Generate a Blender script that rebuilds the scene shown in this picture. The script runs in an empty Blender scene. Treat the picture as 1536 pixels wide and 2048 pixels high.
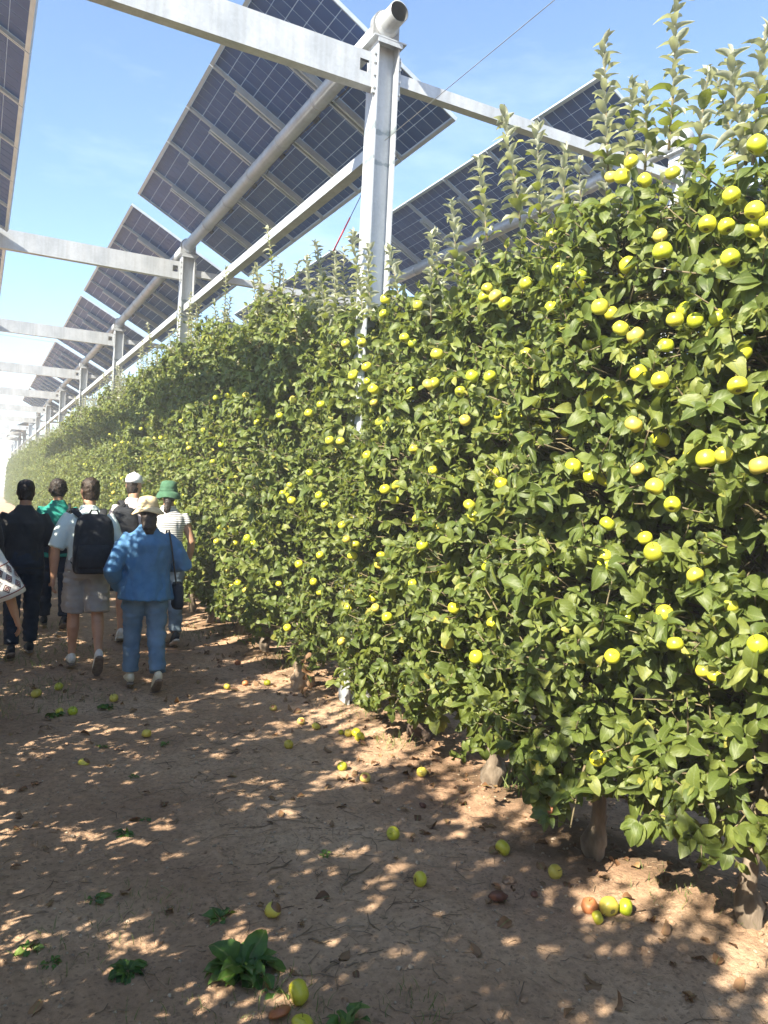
import bpy, math, random
import numpy as np
from mathutils import Vector, Matrix, noise

R = math.radians
random.seed(11)
rng = np.random.default_rng(11)
sc = bpy.context.scene
COL = sc.collection

# ------------------------------------------------------------------ camera
CAM_H = 1.70
cam_d = bpy.data.cameras.new('camera')
cam = bpy.data.objects.new('camera', cam_d)
COL.objects.link(cam)
cam_d.sensor_fit = 'HORIZONTAL'
cam_d.sensor_width = 36.0
cam_d.lens = 36.0 * 1528.8 / 1536.0
cam_d.clip_start = 0.05
cam_d.clip_end = 3000
YAW, PITCH, ROLL = R(28.13), R(-0.79), R(2.67)
cam.matrix_world = (Matrix.Translation((0, 0, CAM_H)) @ Matrix.Rotation(-YAW, 4, 'Z')
                    @ Matrix.Rotation(math.pi / 2 + PITCH, 4, 'X') @ Matrix.Rotation(ROLL, 4, 'Z'))
sc.camera = cam

# ------------------------------------------------------------------ light
SUN_EL = R(38.5)
SUN_H = Vector((-0.917, -0.397, 0)).normalized()
SUN = Vector((SUN_H.x * math.cos(SUN_EL), SUN_H.y * math.cos(SUN_EL), math.sin(SUN_EL)))
world = bpy.data.worlds.new('World')
sc.world = world
world.use_nodes = True
wn = world.node_tree.nodes
wl = world.node_tree.links
wn.clear()
w_out = wn.new('ShaderNodeOutputWorld')
w_bg = wn.new('ShaderNodeBackground')
w_sky = wn.new('ShaderNodeTexSky')
w_sky.sky_type = 'NISHITA'
w_sky.sun_disc = False
w_sky.sun_elevation = SUN_EL
w_sky.sun_rotation = math.atan2(SUN_H.x, SUN_H.y)
w_sky.air_density = 1.1
w_sky.dust_density = 0.4
w_sky.ozone_density = 3.0
w_sky.altitude = 200
# thin cirrus veil on the sky
w_tc = wn.new('ShaderNodeTexCoord')
w_map = wn.new('ShaderNodeMapping')
w_map.inputs['Scale'].default_value = (1.3, 1.3, 4.5)
w_noise = wn.new('ShaderNodeTexNoise')
w_noise.inputs['Scale'].default_value = 2.2
w_noise.inputs['Detail'].default_value = 6
w_noise.inputs['Roughness'].default_value = 0.62
w_ramp = wn.new('ShaderNodeValToRGB')
w_ramp.color_ramp.elements[0].position = 0.46
w_ramp.color_ramp.elements[0].color = (0, 0, 0, 1)
w_ramp.color_ramp.elements[1].position = 0.80
w_ramp.color_ramp.elements[1].color = (0.15, 0.15, 0.15, 1)
w_mix = wn.new('ShaderNodeMixRGB')
w_mix.inputs[2].default_value = (9.0, 9.6, 10.4, 1)
wl.new(w_tc.outputs['Generated'], w_map.inputs[0])
wl.new(w_map.outputs[0], w_noise.inputs['Vector'])
wl.new(w_noise.outputs['Fac'], w_ramp.inputs[0])
wl.new(w_ramp.outputs[0], w_mix.inputs[0])
wl.new(w_sky.outputs[0], w_mix.inputs[1])
wl.new(w_mix.outputs[0], w_bg.inputs['Color'])
w_bg.inputs['Strength'].default_value = 0.090
wl.new(w_bg.outputs[0], w_out.inputs[0])

sun_d = bpy.data.lights.new('sun', 'SUN')
sun_d.energy = 5.0
sun_d.angle = R(0.53)
sun_d.color = (1.0, 0.91, 0.74)
sun = bpy.data.objects.new('sun', sun_d)
COL.objects.link(sun)
sun.rotation_euler = SUN.to_track_quat('Z', 'Y').to_euler()

sc.view_settings.view_transform = 'Standard'
sc.view_settings.look = 'None'
sc.view_settings.exposure = 1.85
sc.view_settings.gamma = 1.0
sc.cycles.max_bounces = 6
sc.cycles.diffuse_bounces = 3
sc.cycles.glossy_bounces = 2
sc.cycles.transmission_bounces = 4
sc.cycles.transparent_max_bounces = 4
sc.cycles.use_denoising = True
sc.cycles.sample_clamp_indirect = 6.0

# ------------------------------------------------------------------ materials
def new_mat(name):
    m = bpy.data.materials.new(name)
    m.use_nodes = True
    nt = m.node_tree
    nt.nodes.clear()
    o = nt.nodes.new('ShaderNodeOutputMaterial')
    return m, nt, o

def nd(nt, kind, **kw):
    n = nt.nodes.new(kind)
    for k, v in kw.items():
        if k in n.inputs:
            n.inputs[k].default_value = v
        else:
            setattr(n, k, v)
    return n

def ramp(nt, stops):
    r = nt.nodes.new('ShaderNodeValToRGB')
    e = r.color_ramp.elements
    while len(e) < len(stops):
        e.new(0.5)
    for el, (p, c) in zip(e, stops):
        el.position = p
        el.color = (*c, 1) if len(c) == 3 else c
    return r

def simple(name, c1, c2, scale=8, rough=0.7, bump=0.0, bscale=60, metallic=0.0, spec=0.4, coord='Object', detail=5,
           lo=0.35, hi=0.65, sheen=0.0, stretch=None):
    m, nt, o = new_mat(name)
    L = nt.links
    tc = nd(nt, 'ShaderNodeTexCoord')
    vec = tc.outputs[coord]
    if stretch:
        mp = nd(nt, 'ShaderNodeMapping')
        mp.inputs['Scale'].default_value = stretch
        L.new(vec, mp.inputs[0])
        vec = mp.outputs[0]
    n1 = nd(nt, 'ShaderNodeTexNoise', Scale=scale, Detail=detail)
    L.new(vec, n1.inputs['Vector'])
    r = ramp(nt, [(lo, c1), (hi, c2)])
    L.new(n1.outputs['Fac'], r.inputs[0])
    b = nd(nt, 'ShaderNodeBsdfPrincipled', Roughness=rough, Metallic=metallic)
    b.inputs['Specular IOR Level'].default_value = spec
    if sheen:
        b.inputs['Sheen Weight'].default_value = sheen
    L.new(r.outputs[0], b.inputs['Base Color'])
    if bump:
        n2 = nd(nt, 'ShaderNodeTexNoise', Scale=bscale, Detail=4)
        L.new(vec, n2.inputs['Vector'])
        bp = nd(nt, 'ShaderNodeBump', Strength=bump, Distance=0.01)
        L.new(n2.outputs['Fac'], bp.inputs['Height'])
        L.new(bp.outputs[0], b.inputs['Normal'])
    L.new(b.outputs[0], o.inputs[0])
    return m

def leaf_material(name, stops, back, silver=None, rough=0.5, trans=0.40, tcol=(0.36, 0.40, 0.035)):
    """two-sided leaf: green top, paler underside, light passing through; 'tint' attribute varies leaf by leaf"""
    m, nt, o = new_mat(name)
    L = nt.links
    at = nd(nt, 'ShaderNodeAttribute', attribute_name='tint')
    r = ramp(nt, stops)
    L.new(at.outputs['Fac'], r.inputs[0])
    uv = nd(nt, 'ShaderNodeUVMap')
    sep = nd(nt, 'ShaderNodeSeparateXYZ')
    L.new(uv.outputs[0], sep.inputs[0])
    # pale midrib
    sub = nd(nt, 'ShaderNodeMath', operation='SUBTRACT')
    L.new(sep.outputs['X'], sub.inputs[0]); sub.inputs[1].default_value = 0.5
    ab = nd(nt, 'ShaderNodeMath', operation='ABSOLUTE')
    L.new(sub.outputs[0], ab.inputs[0])
    rib = ramp(nt, [(0.0, (1, 1, 1)), (0.055, (0, 0, 0))])
    L.new(ab.outputs[0], rib.inputs[0])
    mx = nd(nt, 'ShaderNodeMixRGB')
    L.new(rib.outputs[0], mx.inputs[0]); L.new(r.outputs[0], mx.inputs[1])
    mx.inputs[2].default_value = (0.17, 0.21, 0.07, 1)
    # mottling + side veins
    tc = nd(nt, 'ShaderNodeTexCoord')
    nz = nd(nt, 'ShaderNodeTexNoise', Scale=38.0, Detail=3)
    L.new(tc.outputs['Object'], nz.inputs['Vector'])
    hsv = nd(nt, 'ShaderNodeHueSaturation')
    vr = ramp(nt, [(0.3, (0.75,) * 3), (0.7, (1.2,) * 3)])
    L.new(nz.outputs['Fac'], vr.inputs[0])
    L.new(vr.outputs[0], hsv.inputs['Value']); L.new(mx.outputs[0], hsv.inputs['Color'])
    col = hsv.outputs[0]
    geo = nd(nt, 'ShaderNodeNewGeometry')
    mb = nd(nt, 'ShaderNodeMixRGB')
    fb = nd(nt, 'ShaderNodeMath', operation='MULTIPLY')
    L.new(geo.outputs['Backfacing'], fb.inputs[0]); fb.inputs[1].default_value = 0.8
    L.new(fb.outputs[0], mb.inputs[0]); L.new(col, mb.inputs[1]); mb.inputs[2].default_value = (*back, 1)
    top_col = mb.outputs[0]
    if silver:
        gt = nd(nt, 'ShaderNodeMath', operation='GREATER_THAN')
        L.new(at.outputs['Fac'], gt.inputs[0]); gt.inputs[1].default_value = 1.2
        ms = nd(nt, 'ShaderNodeMixRGB')
        L.new(gt.outputs[0], ms.inputs[0]); L.new(top_col, ms.inputs[1]); ms.inputs[2].default_value = (*silver, 1)
        top_col = ms.outputs[0]
        mc = nd(nt, 'ShaderNodeMixRGB')
        L.new(gt.outputs[0], mc.inputs[0]); L.new(col, mc.inputs[1]); mc.inputs[2].default_value = (*[q * 0.9 for q in silver], 1)
        col = mc.outputs[0]
    b = nd(nt, 'ShaderNodeBsdfPrincipled', Roughness=rough)
    b.inputs['Specular IOR Level'].default_value = 0.4
    L.new(top_col, b.inputs['Base Color'])
    # vein bump
    wv = nd(nt, 'ShaderNodeTexWave', Scale=2.6, Distortion=1.0)
    wv.bands_direction = 'DIAGONAL'
    L.new(uv.outputs[0], wv.inputs['Vector'])
    bp = nd(nt, 'ShaderNodeBump', Strength=0.10, Distance=0.004)
    L.new(wv.outputs['Fac'], bp.inputs['Height'])
    L.new(bp.outputs[0], b.inputs['Normal'])
    t = nd(nt, 'ShaderNodeBsdfTranslucent')
    mt = nd(nt, 'ShaderNodeMixRGB', blend_type='MIX'); mt.inputs[0].default_value = 0.42
    L.new(col, mt.inputs[1]); mt.inputs[2].default_value = (*tcol, 1)
    L.new(mt.outputs[0], t.inputs['Color'])
    ms2 = nd(nt, 'ShaderNodeMixShader'); ms2.inputs[0].default_value = trans
    L.new(b.outputs[0], ms2.inputs[1]); L.new(t.outputs[0], ms2.inputs[2])
    L.new(ms2.outputs[0], o.inputs[0])
    return m

M = {}
LEAF_STOPS = [(0.0, (0.066, 0.100, 0.022)), (0.35, (0.105, 0.145, 0.030)), (0.7, (0.160, 0.195, 0.042)),
              (0.93, (0.23, 0.255, 0.060)), (1.0, (0.36, 0.34, 0.07))]
M['leaf'] = leaf_material('apple_leaf', LEAF_STOPS, (0.17, 0.21, 0.11), silver=(0.40, 0.42, 0.33))
M['weed'] = leaf_material('weed_leaf', [(0.0, (0.04, 0.10, 0.02)), (0.6, (0.08, 0.17, 0.03)), (1.0, (0.16, 0.24, 0.05))], (0.10, 0.17, 0.06), trans=0.25)
M['grass'] = leaf_material('grass_blade', [(0.0, (0.06, 0.12, 0.02)), (0.6, (0.13, 0.19, 0.05)), (1.0, (0.30, 0.26, 0.11))], (0.10, 0.16, 0.05), trans=0.25)
M['dead_leaf'] = leaf_material('withered_leaf', [(0.0, (0.10, 0.05, 0.025)), (0.5, (0.19, 0.095, 0.045)), (1.0, (0.32, 0.20, 0.10))], (0.22, 0.13, 0.07), trans=0.1, tcol=(0.25, 0.12, 0.03), rough=0.7)
M['bark'] = simple('apple_bark', (0.11, 0.085, 0.062), (0.27, 0.22, 0.17), scale=14, rough=0.9, bump=0.7, bscale=45, stretch=(1, 1, 0.35))
M['twig'] = simple('young_wood', (0.10, 0.085, 0.045), (0.19, 0.15, 0.085), scale=30, rough=0.8)
M['steel'] = simple('galvanised_steel', (0.36, 0.39, 0.42), (0.46, 0.49, 0.52), scale=5, rough=0.42, metallic=0.25, spec=0.5, stretch=(1, 1, 0.5), bump=0.05, bscale=120)
M['tube'] = simple('zinc_tube', (0.30, 0.33, 0.36), (0.38, 0.41, 0.44), scale=4, rough=0.45, metallic=0.25, spec=0.5)
M['alu'] = simple('panel_frame_aluminium', (0.36, 0.42, 0.48), (0.44, 0.50, 0.56), scale=6, rough=0.35, metallic=0.3)
M['cable'] = simple('cable_steel', (0.16, 0.17, 0.18), (0.24, 0.25, 0.26), scale=30, rough=0.5)
M['red'] = simple('red_sleeve', (0.60, 0.07, 0.05), (0.70, 0.10, 0.07), rough=0.5)
M['hose'] = simple('black_hose', (0.03, 0.03, 0.032), (0.07, 0.07, 0.07), scale=12, rough=0.5)
M['black'] = simple('black_nylon', (0.008, 0.010, 0.014), (0.018, 0.021, 0.027), scale=30, rough=0.75, bump=0.2, bscale=300)
M['strap'] = simple('webbing', (0.012, 0.013, 0.016), (0.02, 0.022, 0.026), scale=60, rough=0.8)

def spangle(m, amount=0.05, streak=0.12):
    nt = m.node_tree; L = nt.links
    b = next(n for n in nt.nodes if n.type == 'BSDF_PRINCIPLED')
    src = b.inputs['Base Color'].links[0].from_socket
    tc = nd(nt, 'ShaderNodeTexCoord')
    v = nd(nt, 'ShaderNodeTexVoronoi', Scale=48.0); L.new(tc.outputs['Object'], v.inputs['Vector'])
    sp = nd(nt, 'ShaderNodeSeparateXYZ'); L.new(v.outputs['Color'], sp.inputs[0])
    mp = nd(nt, 'ShaderNodeMapping'); mp.inputs['Scale'].default_value = (18, 18, 0.7); L.new(tc.outputs['Object'], mp.inputs[0])
    n = nd(nt, 'ShaderNodeTexNoise', Scale=1.0, Detail=5); L.new(mp.outputs[0], n.inputs['Vector'])
    r1 = ramp(nt, [(0.0, (1 - amount,) * 3), (1.0, (1 + amount,) * 3)]); L.new(sp.outputs['X'], r1.inputs[0])
    r2 = ramp(nt, [(0.32, (1 - streak, 1 - streak * 1.1, 1 - streak * 1.25)), (0.55, (1.0, 1.0, 1.0))]); L.new(n.outputs['Fac'], r2.inputs[0])
    a = nd(nt, 'ShaderNodeMixRGB', blend_type='MULTIPLY'); a.inputs[0].default_value = 1.0; L.new(src, a.inputs[1]); L.new(r1.outputs[0], a.inputs[2])
    c = nd(nt, 'ShaderNodeMixRGB', blend_type='MULTIPLY'); c.inputs[0].default_value = 1.0; L.new(a.outputs[0], c.inputs[1]); L.new(r2.outputs[0], c.inputs[2])
    L.new(c.outputs[0], b.inputs['Base Color'])
spangle(M['steel']); spangle(M['tube'], 0.04, 0.10)

def steel_post_mat():
    m, nt, o = new_mat('post_steel')
    L = nt.links
    tc = nd(nt, 'ShaderNodeTexCoord')
    mp = nd(nt, 'ShaderNodeMapping'); mp.inputs['Scale'].default_value = (1, 1, 0.4)
    L.new(tc.outputs['Object'], mp.inputs[0])
    n1 = nd(nt, 'ShaderNodeTexNoise', Scale=7.0, Detail=6)
    L.new(mp.outputs[0], n1.inputs['Vector'])
    r = ramp(nt, [(0.3, (0.36, 0.39, 0.42)), (0.7, (0.46, 0.49, 0.52))])
    L.new(n1.outputs['Fac'], r.inputs[0])
    # two grey scuffed patches of bare zinc
    sp = nd(nt, 'ShaderNodeSeparateXYZ'); L.new(tc.outputs['Object'], sp.inputs[0])
    zr = ramp(nt, [(0.0, (0, 0, 0)), (0.20, (0, 0, 0)), (0.26, (1, 1, 1)), (0.38, (0, 0, 0)), (0.62, (0, 0, 0)), (0.72, (1, 1, 1)), (0.86, (0, 0, 0))])
    mr = nd(nt, 'ShaderNodeMapRange'); mr.inputs['From Min'].default_value = 4.30; mr.inputs['From Max'].default_value = 4.85
    L.new(sp.outputs['Z'], mr.inputs['Value']); L.new(mr.outputs[0], zr.inputs[0])
    n2 = nd(nt, 'ShaderNodeTexNoise', Scale=16.0, Detail=4); L.new(tc.outputs['Object'], n2.inputs['Vector'])
    ad = nd(nt, 'ShaderNodeMath', operation='MULTIPLY'); L.new(zr.outputs[0], ad.inputs[0]); L.new(n2.outputs['Fac'], ad.inputs[1])
    th = ramp(nt, [(0.28, (0, 0, 0)), (0.40, (1, 1, 1))]); L.new(ad.outputs[0], th.inputs[0])
    mx = nd(nt, 'ShaderNodeMixRGB'); L.new(th.outputs[0], mx.inputs[0]); L.new(r.outputs[0], mx.inputs[1]); mx.inputs[2].default_value = (0.22, 0.26, 0.28, 1)
    b = nd(nt, 'ShaderNodeBsdfPrincipled', Roughness=0.45, Metallic=0.2)
    L.new(mx.outputs[0], b.inputs['Base Color'])
    L.new(b.outputs[0], o.inputs[0])
    return m
M['post'] = steel_post_mat()
spangle(M['post'])

def cell_mat():
    m, nt, o = new_mat('silicon_cell')
    L = nt.links
    tc = nd(nt, 'ShaderNodeTexCoord')
    n1 = nd(nt, 'ShaderNodeTexNoise', Scale=3.0, Detail=2); L.new(tc.outputs['Object'], n1.inputs['Vector'])
    r = ramp(nt, [(0.3, (0.018, 0.058, 0.200)), (0.7, (0.028, 0.080, 0.250))]); L.new(n1.outputs['Fac'], r.inputs[0])
    b = nd(nt, 'ShaderNodeBsdfPrincipled', Roughness=0.4)
    b.inputs['Specular IOR Level'].default_value = 0.15
    L.new(r.outputs[0], b.inputs['Base Color']); L.new(b.outputs[0], o.inputs[0])
    return m
M['cell'] = cell_mat()

def sheet_mat():
    m, nt, o = new_mat('clear_backsheet')
    L = nt.links
    b = nd(nt, 'ShaderNodeBsdfPrincipled', Roughness=0.25); b.inputs['Base Color'].default_value = (0.50, 0.62, 0.74, 1)
    t = nd(nt, 'ShaderNodeBsdfTranslucent'); t.inputs['Color'].default_value = (0.55, 0.68, 0.80, 1)
    ms = nd(nt, 'ShaderNodeMixShader'); ms.inputs[0].default_value = 0.5
    L.new(b.outputs[0], ms.inputs[1]); L.new(t.outputs[0], ms.inputs[2]); L.new(ms.outputs[0], o.inputs[0])
    return m
M['sheet'] = sheet_mat()

def apple_mat(name, c1, c2, blush, rough=0.30, spot=None, spot_r=0.5, spot_dir=(0, 0, 1)):
    m, nt, o = new_mat(name)
    L = nt.links
    tc = nd(nt, 'ShaderNodeTexCoord')
    oi = nd(nt, 'ShaderNodeObjectInfo')
    n1 = nd(nt, 'ShaderNodeTexNoise', Scale=22.0, Detail=3); L.new(tc.outputs['Object'], n1.inputs['Vector'])
    ad = nd(nt, 'ShaderNodeMath', operation='ADD'); L.new(n1.outputs['Fac'], ad.inputs[0])
    rm = nd(nt, 'ShaderNodeMath', operation='MULTIPLY_ADD'); L.new(oi.outputs['Random'], rm.inputs[0]); rm.inputs[1].default_value = 0.5; rm.inputs[2].default_value = -0.25
    L.new(rm.outputs[0], ad.inputs[1])
    r = ramp(nt, [(0.25, c1), (0.7, c2)]); L.new(ad.outputs[0], r.inputs[0])
    col = r.outputs[0]
    sp = nd(nt, 'ShaderNodeSeparateXYZ'); L.new(tc.outputs['Object'], sp.inputs[0])
    # russet flecks
    v = nd(nt, 'ShaderNodeTexVoronoi', Scale=150.0); L.new(tc.outputs['Object'], v.inputs['Vector'])
    vr = ramp(nt, [(0.0, (1, 1, 1)), (0.16, (0, 0, 0))]); L.new(v.outputs['Distance'], vr.inputs[0])
    mf = nd(nt, 'ShaderNodeMixRGB'); sc_ = nd(nt, 'ShaderNodeMath', operation='MULTIPLY'); L.new(vr.outputs[0], sc_.inputs[0]); sc_.inputs[1].default_value = 0.45
    L.new(sc_.outputs[0], mf.inputs[0]); L.new(col, mf.inputs[1]); mf.inputs[2].default_value = (*blush, 1)
    col = mf.outputs[0]
    if spot:
        dp = nd(nt, 'ShaderNodeVectorMath', operation='NORMALIZE'); L.new(tc.outputs['Object'], dp.inputs[0])
        dt = nd(nt, 'ShaderNodeVectorMath', operation='DOT_PRODUCT'); L.new(dp.outputs[0], dt.inputs[0]); dt.inputs[1].default_value = Vector(spot_dir).normalized()
        n3 = nd(nt, 'ShaderNodeTexNoise', Scale=30.0); L.new(tc.outputs['Object'], n3.inputs['Vector'])
        a3 = nd(nt, 'ShaderNodeMath', operation='MULTIPLY_ADD'); L.new(n3.outputs['Fac'], a3.inputs[0]); a3.inputs[1].default_value = 0.12; L.new(dt.outputs['Value'], a3.inputs[2])
        rr = ramp(nt, [(spot_r, (0, 0, 0)), (spot_r + 0.02, (1, 1, 1))]); L.new(a3.outputs[0], rr.inputs[0])
        mm = nd(nt, 'ShaderNodeMixRGB'); L.new(rr.outputs[0], mm.inputs[0]); L.new(col, mm.inputs[1]); mm.inputs[2].default_value = (*spot, 1)
        col = mm.outputs[0]
    b = nd(nt, 'ShaderNodeBsdfPrincipled', Roughness=rough)
    b.inputs['Specular IOR Level'].default_value = 0.45
    L.new(col, b.inputs['Base Color']); L.new(b.outputs[0], o.inputs[0])
    return m
M['apple'] = apple_mat('yellow_apple_skin', (0.34, 0.41, 0.025), (0.56, 0.52, 0.035), (0.45, 0.40, 0.07))
M['apple_green'] = apple_mat('green_apple_skin', (0.33, 0.36, 0.03), (0.50, 0.46, 0.045), (0.38, 0.31, 0.07))
M['apple_dull'] = apple_mat('dull_apple_skin', (0.42, 0.34, 0.05), (0.56, 0.46, 0.08), (0.30, 0.19, 0.06), rough=0.4)
M['apple_spot'] = apple_mat('brown_spotted_apple', (0.48, 0.37, 0.09), (0.60, 0.46, 0.13), (0.34, 0.20, 0.08), rough=0.45, spot=(0.24, 0.085, 0.035), spot_r=0.90, spot_dir=(-0.35, -0.62, 0.60))
M['apple_half'] = apple_mat('half_rotten_apple', (0.46, 0.42, 0.06), (0.58, 0.50, 0.08), (0.34, 0.20, 0.08), rough=0.4, spot=(0.17, 0.085, 0.04), spot_r=0.55, spot_dir=(0.7, -0.1, 0.65))
M['apple_rot'] = apple_mat('rotten_apple_skin', (0.30, 0.10, 0.04), (0.45, 0.18, 0.07), (0.20, 0.08, 0.04), rough=0.5)
M['apple_dark'] = apple_mat('shrivelled_apple_skin', (0.10, 0.04, 0.025), (0.17, 0.07, 0.04), (0.06, 0.03, 0.02), rough=0.6)
M['calyx'] = simple('calyx_brown', (0.12, 0.10, 0.03), (0.20, 0.17, 0.05), rough=0.9)

def dirt_mat():
    m, nt, o = new_mat('dry_dirt')
    L = nt.links
    tc = nd(nt, 'ShaderNodeTexCoord')
    P = tc.outputs['Object']
    n1 = nd(nt, 'ShaderNodeTexNoise', Scale=0.9, Detail=6, Roughness=0.6); L.new(P, n1.inputs['Vector'])
    r1 = ramp(nt, [(0.3, (0.35, 0.216, 0.138)), (0.52, (0.48, 0.318, 0.208)), (0.72, (0.59, 0.42, 0.288))]); L.new(n1.outputs['Fac'], r1.inputs[0])
    n2 = nd(nt, 'ShaderNodeTexNoise', Scale=26.0, Detail=7, Roughness=0.7); L.new(P, n2.inputs['Vector'])
    r2 = ramp(nt, [(0.28, (0.55,) * 3), (0.5, (0.98,) * 3), (0.75, (1.28,) * 3)]); L.new(n2.outputs['Fac'], r2.inputs[0])
    mu = nd(nt, 'ShaderNodeMixRGB', blend_type='MULTIPLY'); mu.inputs[0].default_value = 0.8
    L.new(r1.outputs[0], mu.inputs[1]); L.new(r2.outputs[0], mu.inputs[2])
    # darker crumbs and pale grit
    v = nd(nt, 'ShaderNodeTexVoronoi', Scale=95.0); L.new(P, v.inputs['Vector'])
    vs = nd(nt, 'ShaderNodeSeparateXYZ'); L.new(v.outputs['Color'], vs.inputs[0])
    gr = ramp(nt, [(0.90, (0, 0, 0)), (0.92, (1, 1, 1))]); L.new(vs.outputs['X'], gr.inputs[0])
    gm = nd(nt, 'ShaderNodeMath', operation='MULTIPLY'); L.new(gr.outputs[0], gm.inputs[0]); gm.inputs[1].default_value = 0.45
    m2 = nd(nt, 'ShaderNodeMixRGB'); L.new(gm.outputs[0], m2.inputs[0]); L.new(mu.outputs[0], m2.inputs[1]); m2.inputs[2].default_value = (0.16, 0.105, 0.07, 1)
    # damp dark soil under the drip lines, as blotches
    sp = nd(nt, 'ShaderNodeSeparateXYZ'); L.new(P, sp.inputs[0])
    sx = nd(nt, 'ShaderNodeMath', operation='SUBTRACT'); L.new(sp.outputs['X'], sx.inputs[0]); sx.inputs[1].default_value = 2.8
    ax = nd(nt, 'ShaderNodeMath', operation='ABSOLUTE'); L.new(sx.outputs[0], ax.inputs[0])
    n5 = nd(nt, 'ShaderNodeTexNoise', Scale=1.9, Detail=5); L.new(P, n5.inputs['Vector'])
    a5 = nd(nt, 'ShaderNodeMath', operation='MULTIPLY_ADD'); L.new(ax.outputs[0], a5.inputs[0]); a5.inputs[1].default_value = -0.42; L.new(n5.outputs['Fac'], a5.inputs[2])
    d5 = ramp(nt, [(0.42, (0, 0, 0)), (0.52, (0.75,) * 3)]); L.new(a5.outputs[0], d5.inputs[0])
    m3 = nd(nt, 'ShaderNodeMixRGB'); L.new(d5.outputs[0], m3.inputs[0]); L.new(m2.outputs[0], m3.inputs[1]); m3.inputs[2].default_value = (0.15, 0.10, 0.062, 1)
    b = nd(nt, 'ShaderNodeBsdfPrincipled', Roughness=0.95); b.inputs['Specular IOR Level'].default_value = 0.15
    L.new(m3.outputs[0], b.inputs['Base Color'])
    n4 = nd(nt, 'ShaderNodeTexNoise', Scale=75.0, Detail=6, Roughness=0.75); L.new(P, n4.inputs['Vector'])
    mx4 = nd(nt, 'ShaderNodeMath', operation='MULTIPLY_ADD'); L.new(n2.outputs['Fac'], mx4.inputs[0]); mx4.inputs[1].default_value = 1.6; L.new(n4.outputs['Fac'], mx4.inputs[2])
    bp = nd(nt, 'ShaderNodeBump', Strength=0.9, Distance=0.012); L.new(mx4.outputs[0], bp.inputs['Height']); L.new(bp.outputs[0], b.inputs['Normal'])
    L.new(b.outputs[0], o.inputs[0])
    return m
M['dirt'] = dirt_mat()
M['pebble'] = simple('pale_pebble', (0.26, 0.19, 0.13), (0.44, 0.35, 0.26), scale=40, rough=0.9)
M['straw'] = simple('dry_stalks', (0.13, 0.085, 0.055), (0.34, 0.25, 0.16), scale=4, rough=0.85)
M['burr'] = simple('dark_root_burr', (0.05, 0.035, 0.028), (0.13, 0.095, 0.07), scale=18, rough=0.95, bump=0.9, bscale=40)
M['stump'] = simple('pale_stump_wood', (0.30, 0.21, 0.14), (0.48, 0.37, 0.27), scale=16, rough=0.9, bump=0.9, bscale=30)

# ------------------------------------------------------------------ mesh helpers
def tag(o, label=None, cat=None, group=None, kind=None):
    if label: o['label'] = label
    if cat: o['category'] = cat
    if group: o['group'] = group
    if kind: o['kind'] = kind
    return o

def empty(name, loc=(0, 0, 0), rz=0.0, label=None, cat=None, group=None):
    o = bpy.data.objects.new(name, None)
    o.empty_display_size = 0.1
    COL.objects.link(o)
    o.location = loc
    o.rotation_euler = (0, 0, rz)
    return tag(o, label, cat, group)

def link(name, me, parent=None, mat=None):
    o = bpy.data.objects.new(name, me)
    COL.objects.link(o)
    if mat is not None and not me.materials:
        me.materials.append(mat)
    if parent is not None:
        o.parent = parent
    return o

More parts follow.
